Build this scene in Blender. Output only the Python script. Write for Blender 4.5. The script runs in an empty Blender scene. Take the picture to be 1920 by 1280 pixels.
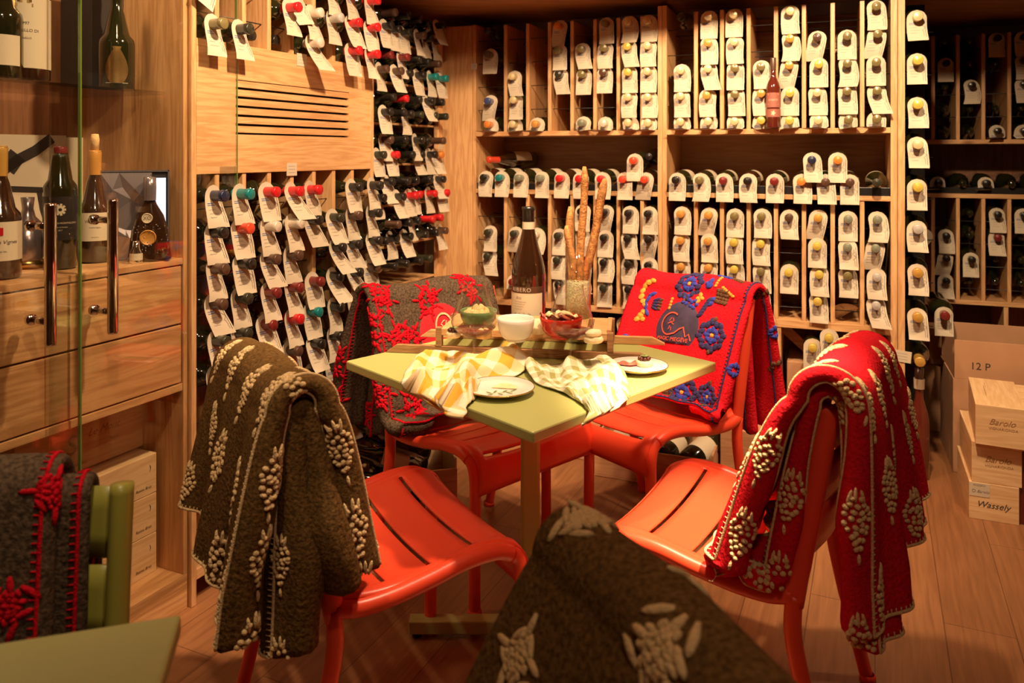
import bpy, math, random
from math import sin, cos, pi, sqrt, radians, atan2
from mathutils import Vector, Matrix, noise
random.seed(7)
C = bpy.context.scene.collection
SC = bpy.context.scene
# ------------------------------------------------------------------ camera
cam = bpy.data.cameras.new('camera'); cam.sensor_width = 36; cam.lens = 27.75
cam.shift_y = -354/1920; cam.clip_start = 0.05; cam.clip_end = 50
cam.dof.use_dof = True; cam.dof.focus_distance = 2.1; cam.dof.aperture_fstop = 4.5
camo = bpy.data.objects.new('camera', cam); C.objects.link(camo)
camo.location = (0, 0, 1.28); camo.rotation_euler = (pi/2, 0, 0); SC.camera = camo
# ------------------------------------------------------------------ world, exposure
w = bpy.data.worlds.new('world'); SC.world = w; w.use_nodes = True
w.node_tree.nodes['Background'].inputs[0].default_value = (1, .62, .34, 1)
w.node_tree.nodes['Background'].inputs[1].default_value = .05
SC.view_settings.view_transform = 'Standard'; SC.view_settings.look = 'None'
SC.view_settings.gamma = 1; SC.view_settings.exposure = 1.05
# ------------------------------------------------------------------ lights (recessed warm spots of the cellar, plus an added fill in the cabinet)
def spot(name, loc, target, power, size, blend=.8, rad=.05, col=(1, .70, .43)):
    l = bpy.data.lights.new(name, 'SPOT'); l.energy = power; l.color = col
    l.spot_size = radians(size); l.spot_blend = blend; l.shadow_soft_size = rad
    o = bpy.data.objects.new(name, l); C.objects.link(o); o.location = loc
    o.rotation_euler = (Vector(target)-Vector(loc)).to_track_quat('-Z', 'Y').to_euler()
    return o
def FLW(t, d, z): return (-.914+t*.418-d*.909, 2.19+t*.909+d*.418, z)     # inside the display cabinet
SPOTS = [
    ('spot_table', (.30, 1.75, 2.28), (.22, 2.0, .74), 66, 75),
    ('spot_rack_right', (.95, 2.05, 2.28), (1.15, 3.3, .95), 92, 95),
    ('spot_rack_middle', (.10, 2.25, 2.28), (.30, 3.65, 1.0), 60, 95),
    ('spot_rack_left', (-.05, 1.75, 2.28), (-.75, 2.6, 1.15), 75, 95),
    ('spot_cabinet', (-.45, .9, 2.28), (-1.15, 1.9, .8), 27, 95),
    ('spot_front', (.3, .2, 2.28), (.1, 1.0, .5), 11, 110),
    ('spot_boxes', (1.55, 2.0, 2.28), (1.75, 2.8, .2), 34, 85),
    ('spot_seat', (.74, 1.36, 2.28), (.37, 1.76, .44), 330, 23),
    ('added_case_fill', FLW(-.35, .22, 2.25), FLW(-.35, .22, 1.0), 9, 120),  # unseen fill lamp, added to brighten the cabinet interior
]
for n_, a_, b_, p_, s_ in SPOTS: spot(n_, a_, b_, p_, s_)

# ================================================================== helpers
def newmat(name): 
    m = bpy.data.materials.new(name); m.use_nodes = True
    return m, m.node_tree.nodes, m.node_tree.links, m.node_tree.nodes['Principled BSDF']
def plain(name, col, rough=.5, metal=0, coat=0, sheen=0, spec=.5, bump=0, bscale=200, var=0, vscale=8, emit=None):
    m, N, L, b = newmat(name)
    b.inputs['Base Color'].default_value = (*col, 1); b.inputs['Roughness'].default_value = rough
    b.inputs['Metallic'].default_value = metal; b.inputs['Coat Weight'].default_value = coat
    b.inputs['Coat Roughness'].default_value = .08; b.inputs['Sheen Weight'].default_value = sheen
    b.inputs['Specular IOR Level'].default_value = spec
    tc = N.new('ShaderNodeTexCoord')
    if bump:
        n = N.new('ShaderNodeTexNoise'); n.inputs['Scale'].default_value = bscale; n.inputs['Detail'].default_value = 6
        L.new(tc.outputs['Object'], n.inputs['Vector'])
        bp = N.new('ShaderNodeBump'); bp.inputs['Strength'].default_value = bump; bp.inputs['Distance'].default_value = .004
        L.new(n.outputs[0], bp.inputs['Height']); L.new(bp.outputs[0], b.inputs['Normal'])
    if var:
        n = N.new('ShaderNodeTexNoise'); n.inputs['Scale'].default_value = vscale; n.inputs['Detail'].default_value = 5
        L.new(tc.outputs['Object'], n.inputs['Vector'])
        r = N.new('ShaderNodeValToRGB'); r.color_ramp.elements[0].position = .35; r.color_ramp.elements[1].position = .65
        r.color_ramp.elements[0].color = (*[c*(1-var) for c in col], 1)
        r.color_ramp.elements[1].color = (*[min(1, c*(1+var)) for c in col], 1)
        L.new(n.outputs[0], r.inputs[0]); L.new(r.outputs[0], b.inputs['Base Color'])
    if emit:
        b.inputs['Emission Color'].default_value = (*emit[0], 1); b.inputs['Emission Strength'].default_value = emit[1]
    return m
def wood(name, c1, c2, axis='z', scale=1.0, rough=.45, knots=True, dark=None):
    """long-grain wood, grain along one object axis"""
    m, N, L, b = newmat(name); b.inputs['Roughness'].default_value = rough
    tc = N.new('ShaderNodeTexCoord'); mp = N.new('ShaderNodeMapping')
    s = {'x': (1.2, 14, 14), 'y': (14, 1.2, 14), 'z': (14, 14, 1.2)}[axis]
    mp.inputs['Scale'].default_value = tuple(v*scale for v in s); L.new(tc.outputs['Object'], mp.inputs[0])
    oi = N.new('ShaderNodeObjectInfo'); ad = N.new('ShaderNodeVectorMath'); ad.operation = 'ADD'
    L.new(mp.outputs[0], ad.inputs[0]); ml = N.new('ShaderNodeMath'); ml.operation = 'MULTIPLY'; ml.inputs[1].default_value = 30
    L.new(oi.outputs['Random'], ml.inputs[0]); L.new(ml.outputs[0], ad.inputs[1])
    n1 = N.new('ShaderNodeTexNoise'); n1.inputs['Scale'].default_value = 1.2; n1.inputs['Detail'].default_value = 3; n1.inputs['Distortion'].default_value = 1.1
    L.new(ad.outputs[0], n1.inputs['Vector'])
    wv = N.new('ShaderNodeMath'); wv.operation = 'MULTIPLY'; wv.inputs[1].default_value = 34; L.new(n1.outputs[0], wv.inputs[0])
    sn = N.new('ShaderNodeMath'); sn.operation = 'SINE'; L.new(wv.outputs[0], sn.inputs[0])
    n2 = N.new('ShaderNodeTexNoise'); n2.inputs['Scale'].default_value = 9; n2.inputs['Detail'].default_value = 6; L.new(ad.outputs[0], n2.inputs['Vector'])
    a1 = N.new('ShaderNodeMath'); a1.operation = 'MULTIPLY_ADD'; a1.inputs[1].default_value = .14; a1.inputs[2].default_value = 0
    L.new(sn.outputs[0], a1.inputs[0])
    a2 = N.new('ShaderNodeMath'); a2.operation = 'ADD'; L.new(a1.outputs[0], a2.inputs[0]); L.new(n2.outputs[0], a2.inputs[1])
    r = N.new('ShaderNodeValToRGB'); r.color_ramp.elements[0].position = .3; r.color_ramp.elements[1].position = .68
    r.color_ramp.elements[0].color = (*c2, 1); r.color_ramp.elements[1].color = (*c1, 1); L.new(a2.outputs[0], r.inputs[0])
    out = r.outputs[0]
    if knots:
        vo = N.new('ShaderNodeTexVoronoi'); vo.inputs['Scale'].default_value = 2.6
        mp2 = N.new('ShaderNodeMapping'); mp2.inputs['Scale'].default_value = {'x': (.9, 2, 2), 'y': (2, .9, 2), 'z': (2, 2, .9)}[axis]
        L.new(tc.outputs['Object'], mp2.inputs[0]); L.new(mp2.outputs[0], vo.inputs['Vector'])
        k = N.new('ShaderNodeValToRGB'); k.color_ramp.elements[0].position = .03; k.color_ramp.elements[1].position = .085
        k.color_ramp.elements[0].color = (.35, .22, .15, 1); k.color_ramp.elements[1].color = (1, 1, 1, 1); L.new(vo.outputs['Distance'], k.inputs[0])
        mx = N.new('ShaderNodeMixRGB'); mx.blend_type = 'MULTIPLY'; mx.inputs[0].default_value = .8
        L.new(out, mx.inputs[1]); L.new(k.outputs[0], mx.inputs[2]); out = mx.outputs[0]
    L.new(out, b.inputs['Base Color'])
    bp = N.new('ShaderNodeBump'); bp.inputs['Strength'].default_value = .12; bp.inputs['Distance'].default_value = .002
    L.new(a2.outputs[0], bp.inputs['Height']); L.new(bp.outputs[0], b.inputs['Normal'])
    return m
def glassmat(name, col=(1, 1, 1), rough=0, ior=1.45):
    m, N, L, b = newmat(name); b.inputs['Base Color'].default_value = (*col, 1); b.inputs['Transmission Weight'].default_value = 1
    b.inputs['Roughness'].default_value = rough; b.inputs['IOR'].default_value = ior
    return m
def thinglass(name, col=(1, 1, 1), ior=1.5, mul=1.0):
    """sheet glass: clear transmission plus fresnel mirror"""
    m, N, L, b = newmat(name); N.remove(b); out = [n for n in N if n.type == 'OUTPUT_MATERIAL'][0]
    t = N.new('ShaderNodeBsdfTransparent'); t.inputs[0].default_value = (*col, 1)
    g = N.new('ShaderNodeBsdfGlossy'); g.inputs['Roughness'].default_value = 0
    fr = N.new('ShaderNodeFresnel'); fr.inputs[0].default_value = ior
    mm = N.new('ShaderNodeMath'); mm.operation = 'MULTIPLY'; mm.inputs[1].default_value = mul; mm.use_clamp = True
    L.new(fr.outputs[0], mm.inputs[0]); x = N.new('ShaderNodeMixShader')
    L.new(mm.outputs[0], x.inputs[0])
    ge = N.new('ShaderNodeNewGeometry'); io = N.new('ShaderNodeMix'); io.inputs[2].default_value = ior; io.inputs[3].default_value = 1/ior
    L.new(ge.outputs['Backfacing'], io.inputs[0]); L.new(io.outputs[0], fr.inputs[0])
    L.new(t.outputs[0], x.inputs[1]); L.new(g.outputs[0], x.inputs[2]); L.new(x.outputs[0], out.inputs[0])
    return m
P1, P2 = (.72, .42, .19), (.56, .29, .115)
M = {}
for ax in 'xyz': M['wood_'+ax] = wood('pine_wood_'+ax, P1, P2, ax)
M['oak_x'] = wood('oak_wood_x', (.66, .36, .15), (.46, .22, .08), 'x', .8)
M['oak_z'] = wood('oak_wood_z', (.66, .36, .15), (.50, .25, .09), 'z', .8)
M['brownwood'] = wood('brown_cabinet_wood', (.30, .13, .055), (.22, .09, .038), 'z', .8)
M['crate'] = wood('crate_wood', (.80, .54, .28), (.68, .42, .2), 'x', .9)
M['crate_y'] = wood('crate_wood_y', (.80, .54, .28), (.68, .42, .2), 'y', .9)
M['ceilwood'] = wood('ceiling_wood', (.58, .31, .14), (.42, .2, .09), 'x', .5)
M['boardwood'] = wood('serving_board_wood', (.72, .43, .19), (.54, .28, .11), 'x', 2.2, knots=False)
M['boarddark'] = wood('serving_board_dark_wood', (.40, .21, .09), (.26, .12, .05), 'x', 2.2, knots=False)
M['carton'] = plain('carton', (.47, .25, .125), .8, var=.06)
M['glassgreen'] = plain('bottle_glass_green', (.012, .014, .004), .08, coat=1, spec=.7)
M['glassbrown'] = plain('bottle_glass_brown', (.03, .011, .004), .08, coat=1, spec=.7)
M['glassred'] = plain('rose_wine_glass', (.11, .018, .010), .06, coat=1)
M['paper'] = plain('tag_paper', (.62, .52, .375), .7)
M['paperlabel'] = plain('label_paper', (.68, .57, .40), .6)
M['ink'] = plain('ink', (.035, .03, .03), .6)
M['inkgrey'] = plain('pencil_writing', (.30, .26, .24), .7)
M['inkblue'] = plain('ink_blue', (.12, .17, .38), .6)
M['blackmetal'] = plain('black_metal', (.012, .011, .01), .35)
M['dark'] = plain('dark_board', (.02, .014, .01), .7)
M['chrome'] = plain('chrome', (.75, .72, .68), .07, metal=1)
M['gold'] = plain('gold_rim', (.65, .40, .14), .25, metal=1)
M['pane'] = thinglass('door_glass', (.965, .97, .95), 1.45, 1.7)
M['edgegreen'] = plain('glass_edge_green', (.10, .15, .03), .15, coat=1)
M['clear'] = thinglass('clear_glass', (.975, .975, .965), 1.5, 1.35)
M['wine'] = glassmat('red_wine', (.55, .12, .10), 0, 1.34)
M['ceramic'] = plain('white_ceramic', (.80, .77, .70), .2, coat=.5)
M['bowlgreen'] = plain('green_ceramic', (.16, .26, .10), .22, coat=.5)
M['bowlred'] = plain('red_ceramic', (.62, .03, .015), .2, coat=.5)
M['bread'] = plain('bread_crust', (.72, .45, .19), .7, bump=.5, bscale=90, var=.25, vscale=30)
M['breadpale'] = plain('pale_bread', (.82, .68, .42), .75, bump=.4, bscale=90, var=.12, vscale=30)
M['stick'] = plain('breadstick_crust', (.66, .30, .09), .75, bump=.9, bscale=160, var=.35, vscale=60)
M['ham'] = plain('ham', (.62, .16, .11), .45, var=.4, vscale=70)
M['cheese'] = plain('flatbread', (.82, .66, .36), .7, var=.1, vscale=50)
M['choc'] = plain('dark_topping', (.09, .025, .012), .3)
M['leaf'] = plain('olive_leaf', (.20, .26, .07), .5)
M['table'] = plain('green_table_lacquer', (.40, .41, .14), .38, bump=.04, bscale=900)
M['red'] = plain('red_powder_coat', (.88, .075, .028), .34, bump=.03, bscale=1200)
M['greenchair'] = plain('green_powder_coat', (.30, .29, .05), .38)
def wool(name, c, v=.35, bs=140):
    m = plain(name, c, .95, bump=1.0, bscale=bs, var=v, vscale=160, spec=.05); return m
M['wbrown'] = wool('brown_wool', (.135, .074, .024), .4)
M['wgrey'] = wool('charcoal_wool', (.095, .064, .040), .45)
M['wred'] = wool('red_wool', (.64, .013, .022), .12)
M['ecream'] = wool('cream_yarn', (.80, .58, .30), .1, 300)
M['ered'] = wool('red_yarn', (.58, .009, .02), .15, 300)
M['eblue'] = wool('blue_yarn', (.05, .07, .40), .2, 300)
M['enavy'] = wool('navy_yarn', (.05, .045, .13), .2, 300)
M['eorange'] = wool('orange_yarn', (.78, .36, .06), .15, 300)
M['ebrown'] = wool('brown_yarn', (.14, .07, .035), .3, 300)
M['patchnavy'] = plain('navy_leather_patch', (.05, .035, .075), .6, var=.25, vscale=25)
M['patchred'] = plain('red_felt_patch', (.55, .012, .02), .9)
M['orangeprint'] = plain('orange_print', (.85, .10, .05), .6)
M['silver'] = plain('silver_foil', (.42, .36, .38), .22, metal=.75)
CAPS = {'black': (.018, .014, .011), 'gold': (.55, .30, .06), 'olive': (.20, .16, .06), 'cream': (.68, .54, .28),
        'greygreen': (.22, .23, .16), 'red': (.62, .015, .02), 'redorange': (.75, .07, .03), 'orange': (.75, .24, .04),
        'blue': (.05, .07, .20), 'navy': (.02, .025, .06), 'teal': (.01, .20, .20), 'darkred': (.20, .022, .018), 'brown': (.10, .05, .03),
        'white': (.70, .60, .48), 'yellow': (.62, .46, .08), 'green': (.035, .034, .020), 'silver': (.5, .47, .42), 'amber': (.62, .29, .06)}
for k, v in CAPS.items(): M['cap_'+k] = plain('foil_'+k, v, .3, coat=.3, metal=.15)
CAPNAME = {'greygreen': 'grey-green', 'redorange': 'orange-red', 'darkred': 'dark red', 'cream': 'cream', 'navy': 'navy'}

class MB:
    def __init__(s): s.v = []; s.f = []; s.mi = []; s.sm = []; s.uv = None; s.cur = 0
    def add(s, vs, fs, smooth=True):
        o = len(s.v); s.v += [tuple(p) for p in vs]
        for f in fs: s.f.append([i+o for i in f]); s.mi.append(s.cur); s.sm.append(smooth)
    def box(s, x0, x1, y0, y1, z0, z1, mat=None):
        p = [(x, y, z) for z in (z0, z1) for y in (y0, y1) for x in (x0, x1)]
        if mat: p = [mat @ Vector(q) for q in p]
        s.add(p, [(0, 2, 3, 1), (4, 5, 7, 6), (0, 1, 5, 4), (2, 6, 7, 3), (0, 4, 6, 2), (1, 3, 7, 5)], False)
    def tube(s, pts, r, n=10, cap=True, flat=None):
        pts = [Vector(p) for p in pts]; k = len(pts)
        rs = r if isinstance(r, (list, tuple)) else [r]*k
        up = None; vs = []
        for i, p in enumerate(pts):
            t = (pts[min(i+1, k-1)]-pts[max(i-1, 0)]).normalized()
            if up is None: up = Vector((0, 0, 1)) if abs(t.z) < .9 else Vector((1, 0, 0))
            a = t.cross(up).normalized(); b = a.cross(t).normalized(); up = b
            fa, fb = flat if flat else (1, 1)
            for j in range(n):
                th = 2*pi*j/n; vs.append(p+a*(rs[i]*cos(th)*fa)+b*(rs[i]*sin(th)*fb))
        fs = [(i*n+j, i*n+(j+1) % n, (i+1)*n+(j+1) % n, (i+1)*n+j) for i in range(k-1) for j in range(n)]
        if cap: fs += [tuple(range(n))[::-1], tuple(range((k-1)*n, k*n))]
        s.add(vs, fs)
    def lathe(s, prof, n=24, axis='z', org=(0, 0, 0), mat=None, arc=1.0, a0=0):
        vs = []; k = len(prof); m = n if arc >= 1 else n+1
        for r, h in prof:
            for j in range(m):
                th = a0+2*pi*arc*j/n; c, d = r*cos(th), r*sin(th)
                p = (c, d, h) if axis == 'z' else (c, h, d)
                q = Vector((p[0]+org[0], p[1]+org[1], p[2]+org[2])); vs.append(mat @ q if mat else q)
        fs = []
        for i in range(k-1):
            for j in range(n):
                a, b = j, (j+1) % m if arc >= 1 else j+1
                f = (i*m+a, i*m+b, (i+1)*m+b, (i+1)*m+a); fs.append(f if axis == 'z' else f[::-1])
        s.add(vs, fs)
    def ell(s, c, rx, ry, rz, R=None, n=8, k=5):
        vs = []; c = Vector(c)
        for i in range(k+1):
            ph = pi*i/k
            for j in range(n):
                th = 2*pi*j/n; p = Vector((rx*sin(ph)*cos(th), ry*sin(ph)*sin(th), rz*cos(ph)))
                vs.append(c+(R @ p if R else p))
        s.add(vs, [(i*n+j, (i+1)*n+j, (i+1)*n+(j+1) % n, i*n+(j+1) % n) for i in range(k) for j in range(n)])
    def grid(s, nu, nv, fn, smooth=True):
        vs = [fn(i/nu, j/nv) for j in range(nv+1) for i in range(nu+1)]
        s.add(vs, [(j*(nu+1)+i, j*(nu+1)+i+1, (j+1)*(nu+1)+i+1, (j+1)*(nu+1)+i) for j in range(nv) for i in range(nu)], smooth)
    def mesh(s, name, mats, weld=False):
        me = bpy.data.meshes.new(name); me.from_pydata(s.v, [], s.f)
        for m in (mats if isinstance(mats, list) else [mats]): me.materials.append(m)
        me.polygons.foreach_set('material_index', s.mi); me.polygons.foreach_set('use_smooth', s.sm)
        me.update()
        return me
def link(name, me, parent=None, loc=None, rotz=None):
    o = bpy.data.objects.new(name, me); C.objects.link(o)
    if parent: o.parent = parent
    if loc: o.location = loc
    if rotz is not None: o.rotation_euler = (0, 0, rotz)
    return o
def obj(name, mb, mats, parent=None, loc=None, rotz=None, bevel=0, solid=0, sub=0):
    o = link(name, mb.mesh(name, mats), parent, loc, rotz)
    if solid:
        m = o.modifiers.new('solidify', 'SOLIDIFY'); m.thickness = solid; m.offset = 0
    if bevel:
        m = o.modifiers.new('bevel', 'BEVEL'); m.width = bevel; m.segments = 2; m.limit_method = 'ANGLE'
    if sub:
        m = o.modifiers.new('subsurf', 'SUBSURF'); m.levels = sub; m.render_levels = sub
    return o
def tag(o, label, cat, group=None):
    o['label'] = label; o['category'] = cat
    if group: o['group'] = group
    return o
def thing(name, label, cat, loc=(0, 0, 0), rotz=0, group=None):
    o = link(name, None, None, loc, rotz); o.empty_display_size = .05
    return tag(o, label, cat, group)
def struct(o): o['kind'] = 'structure'; return o
def boxobj(name, d, mat, parent=None, bevel=.0015, **k):
    b = MB(); b.box(*d); return obj(name, b, mat, parent, bevel=bevel, **k)
_tc = {}
def textmesh(s, size, shear=0, spacing=1):
    key = (s, size, shear, spacing)
    if key not in _tc:
        cu = bpy.data.curves.new('lettering', 'FONT'); cu.body = s; cu.size = size; cu.shear = shear; cu.space_character = spacing
        cu.align_x = 'CENTER'; cu.align_y = 'CENTER'; cu.resolution_u = 3
        ob = bpy.data.objects.new('lettering', cu); me = bpy.data.meshes.new_from_object(ob)
        _tc[key] = ([tuple(v.co) for v in me.vertices], [tuple(p.vertices) for p in me.polygons])
        bpy.data.objects.remove(ob); bpy.data.meshes.remove(me)
    return _tc[key]
def addtext(mb, s, size, fn, shear=0, spacing=1):
    vs, fs = textmesh(s, size, shear, spacing); mb.add([fn(v[0], v[1]) for v in vs], fs, False)
def squig(mb, pts, w, fn):
    """thin drawn line: pts 2D polyline, mapped by fn"""
    k = len(pts); vs = []
    for i, p in enumerate(pts):
        a = pts[max(i-1, 0)]; b = pts[min(i+1, k-1)]; dx, dy = b[0]-a[0], b[1]-a[1]; l = sqrt(dx*dx+dy*dy) or 1
        nx, ny = -dy/l*w/2, dx/l*w/2; vs += [fn(p[0]+nx, p[1]+ny), fn(p[0]-nx, p[1]-ny)]
    mb.add(vs, [(2*i, 2*i+1, 2*i+3, 2*i+2) for i in range(k-1)], False)
# frames: left wall (racks and cabinet) and back wall
class Frame:
    def __init__(s, ox, oy, ex, ey):
        l = sqrt(ex*ex+ey*ey); s.e = (ex/l, ey/l); s.n = (-ey/l, ex/l); s.o = (ox, oy); s.ang = atan2(ey, ex)
    def w(s, t, d, z): return (s.o[0]+t*s.e[0]+d*s.n[0], s.o[1]+t*s.e[1]+d*s.n[1], z)
FL = Frame(-.914, 2.19, .418, .909)
FB = Frame(0, 3.73, .929, -.370)
F_ = 1480
def tL(px, d=0):
    u = (px-960)/F_; Z = FL.o[1]+d*FL.n[1]; X = FL.o[0]+d*FL.n[0]
    return (u*Z-X)/(FL.e[0]-u*FL.e[1])
def tB(px, d=0):
    u = (px-960)/F_; Z = FB.o[1]+d*FB.n[1]; X = FB.o[0]+d*FB.n[0]
    return (u*Z-X)/(FB.e[0]-u*FB.e[1])
# ================================================================== the room
def floormat():
    m, N, L, b = newmat('oak_plank_floor'); b.inputs['Roughness'].default_value = .38
    tc = N.new('ShaderNodeTexCoord'); mp = N.new('ShaderNodeMapping'); mp.inputs['Rotation'].default_value = (0, 0, -FL.ang)
    L.new(tc.outputs['Object'], mp.inputs[0])
    br = N.new('ShaderNodeTexBrick'); br.inputs['Scale'].default_value = 1; br.inputs['Brick Width'].default_value = 1.5
    br.inputs['Row Height'].default_value = .17; br.inputs['Mortar Size'].default_value = .0016; br.offset = .37
    br.inputs['Color1'].default_value = (.31, .135, .055, 1); br.inputs['Color2'].default_value = (.26, .11, .044, 1); br.inputs['Mortar'].default_value = (.15, .06, .025, 1)
    L.new(mp.outputs[0], br.inputs['Vector'])
    m2 = N.new('ShaderNodeMapping'); m2.inputs['Scale'].default_value = (1.5, 22, 22); L.new(mp.outputs[0], m2.inputs[0])
    n = N.new('ShaderNodeTexNoise'); n.inputs['Scale'].default_value = 3; n.inputs['Detail'].default_value = 8; n.inputs['Distortion'].default_value = .6; L.new(m2.outputs[0], n.inputs['Vector'])
    r = N.new('ShaderNodeValToRGB'); r.color_ramp.elements[0].position = .3; r.color_ramp.elements[1].position = .7
    r.color_ramp.elements[0].color = (.78, .74, .7, 1); r.color_ramp.elements[1].color = (1.15, 1.15, 1.12, 1); L.new(n.outputs[0], r.inputs[0])
    mx = N.new('ShaderNodeMixRGB'); mx.blend_type = 'MULTIPLY'; mx.inputs[0].default_value = 1
    L.new(br.outputs[0], mx.inputs[1]); L.new(r.outputs[0], mx.inputs[2]); L.new(mx.outputs[0], b.inputs['Base Color'])
    return m
M['floor'] = floormat()
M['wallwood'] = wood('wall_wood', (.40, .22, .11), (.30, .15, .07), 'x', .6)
M['plaster'] = plain('grey_plaster', (.42, .38, .36), .9, bump=.2, bscale=60)
def sbox(name, d, mat, frame=None):
    b = MB(); b.box(*d); o = obj(name, b, M[mat])
    if frame: o.location = frame.w(0, 0, 0); o.rotation_euler = (0, 0, frame.ang)
    return struct(o)
sbox('floor', (-3.2, 4.2, -2.2, 6.2, -.05, 0), 'floor')
sbox('ceiling', (-3.2, 4.2, -2.2, 3.02, 2.40, 2.46), 'ceilwood')
sbox('trim_1', (-3.2, 4.2, 3.02, 3.07, 1.955, 2.46), 'ceilwood')
sbox('trim_2', (-3.2, 4.2, 3.07, 6.2, 1.955, 2.0), 'ceilwood')
sbox('wall_left', (-3.3, 2.3, .47, .55, 0, 2.45), 'wallwood', FL)
sbox('wall_back', (-.9, 1.66, .37, .43, 0, 1.955), 'plaster', FB)
sbox('wall_rear', (1.50, 4.2, 1.42, 1.5, 0, 1.955), 'plaster', FB)
sbox('wall_passage', (1.60, 1.66, .43, 1.42, 0, 1.955), 'wallwood', FB)
sbox('wall_right', (3.4, 3.5, -2.2, 2.9, 0, 2.4), 'wallwood')
sbox('wall_front', (-3.2, 4.2, -2.3, -2.2, 0, 2.4), 'wallwood')

# ================================================================== wine bottles
def bottle_prof(r=.0375, h=.30, rn=.0145, sh=.19, neck=.225):
    return [(0, .006), (r*.8, 0), (r, .006), (r, sh), (r*.96, sh+.012), (r*.72, sh+.026), (rn*1.35, neck-.004), (rn, neck+.012), (rn, h-.012), (rn+.0015, h-.011), (rn+.0015, h-.002), (0, h)]
KIND = {'std': dict(r=.0375, h=.30, rn=.0145, sh=.19, neck=.225), 'burg': dict(r=.0405, h=.30, rn=.0145, sh=.15, neck=.225),
        'magnum': dict(r=.047, h=.35, rn=.0165, sh=.21, neck=.27)}
_mc = {}
def lying(prof, y0, n=16):      # lathe profile (r, height from base) laid along y with the neck tip at y=0
    H = y0; b = MB(); b.lathe([(r, H-h) for r, h in prof], n, 'y'); return b
def bodymesh(kind, glass):
    k = ('b', kind, glass)
    if k not in _mc:
        K = KIND[kind]; b = lying(bottle_prof(**K), K['h'], 18)
        _mc[k] = b.mesh('glass_body', M[glass])
    return _mc[k]
def capmesh(kind, cap):
    k = ('c', kind, cap)
    if k not in _mc:
        K = KIND[kind]; rn = K['rn']+.0012; b = MB()
        ln = .068 if cap != 'band' else .03
        b.lathe([(0, -.001), (rn*.55, -.001), (rn*.62, -.0002), (rn*.9, -.0008), (rn+.001, .001), (rn+.0013, .013), (rn, .016), (rn, ln)], 18, 'y')
        _mc[k] = b.mesh('capsule', M['cap_'+cap])
    return _mc[k]
def labmesh(kind):
    k = ('l', kind)
    if k not in _mc:
        K = KIND[kind]; b = MB(); b.lathe([(K['r']+.0006, K['h']-.05), (K['r']+.0006, K['h']-.15)], 20, 'y', arc=.62, a0=-.1)
        _mc[k] = b.mesh('bottle_label', M['paperlabel'])
    return _mc[k]
def tagmesh(v):
    k = ('t', v)
    if k in _mc: return _mc[k]
    Lh, W = .122, .0355
    rnd = random.Random(v*13+5)
    curl = v >= 20; vv = v % 20
    sway = [0, .006, -.008, .012, -.004, .018, -.018, .003][vv % 8]; ph = [0, .5, 1.2, 2.1, 2.8, .9, 1.8, 3.5][vv % 8]
    bend = [.004, .012, .020, -.006, .028, .016, .034, .010][vv % 8]
    if vv >= 8: bend *= 1.7
    def P(s, d):        # s in -1..1, d distance from the top
        z = .031-d; q = d/Lh; y = .047-bend*q*q+.006*sin(q*5+ph)*q; x = s*W+sway*(1.6*sin(q*2.2+ph)-1.6*sin(ph)*(1-q))*q
        y += .006*s*sin(ph+3*q)
        if curl and z < -.030:
            e = -.030-z; z = -.0345+.002*s+.004*(e/.06)**2; y -= e*.62; x = s*W*(.9)+sway*q-(.45 if vv % 3 else -.5)*e
        return (x, y, z)
    b = MB(); n = 18
    rows = []
    for i in range(n+1):
        d = Lh*(i/n)**1.15; wd = 1.0 if d > W else sqrt(max(0, 1-((W-d)/W)**2)); wd = max(wd, .04)
        rows.append((d, wd))
    vs = [P(s*wd, d) for d, wd in rows for s in (-1, -.5, 0, .5, 1)]
    b.add(vs, [(i*5+j, i*5+j+1, (i+1)*5+j+1, (i+1)*5+j) for i in range(n) for j in range(4)])
    def Q(x, d): p = P(x, d); return (p[0], p[1]-.0008, p[2])
    b.cur = 1
    R_ = lambda x, d: Q(x/W, d)
    squig(b, [(.0295, .030+.0042*i) for i in range(20)], .0014, R_)
    squig(b, [(.0225+(.006*sin(i*.8) if 4 < i < 14 else .0015*sin(i*2)), .040+.0032*i) for i in range(22)], .0009, R_)
    b.cur = 2
    for i in range(2): squig(b, [(-.027, .052+i*.0055), (-.015, .052+i*.0055), (-.004+.006*i, .052+i*.0055)], .0022, R_)
    b.cur = 3
    for i in range(3):
        y0 = .070+.011*i; squig(b, [(-.024+.0034*j, y0+.0012*sin(j*2.3+i)) for j in range(6+rnd.randint(2, 5))], .0011, R_)
    me = b.mesh('neck_tag', [M['paper'], M['ink'], M['inkblue'], M['inkgrey']]); _mc[k] = me
    return me
NB = [0]
def rackbottle(fr, t, d, z, cap='black', tv=None, kind='std', glass='glassgreen', label='', group=None, lab=False, tilt=0, yaw=0):
    o = thing('wine_bottle', label, 'bottle', fr.w(t, d, z), fr.ang+yaw, group)
    if tilt: o.rotation_euler = (tilt, 0, fr.ang+yaw)
    link('glass_body', bodymesh(kind, glass), o); link('capsule', capmesh(kind, cap), o)
    if lab: link('bottle_label', labmesh(kind), o)
    if tv is not None: link('neck_tag', tagmesh(tv), o)
    NB[0] += 1
    return o
ORD = ['first', 'second', 'third', 'fourth', 'fifth', 'sixth', 'seventh', 'eighth', 'ninth', 'tenth', 'eleventh']
def capn(c): return CAPNAME.get(c, c)

# ---- racks: carcass things whose boards are parts
def rack(label, fr):
    return thing('wine_rack', label, 'wine rack', fr.w(0, 0, 0), fr.ang)
def part(name, d, mat, parent, bevel=.0015): return boxobj(name, d, M[mat], parent, bevel)
def rod(parent, x0, x1, y, z, r=.002):
    b = MB(); b.tube([(x0, y, z), (x1, y, z)], r, 6); return obj('support_rod', b, M['blackmetal'], parent)

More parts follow.
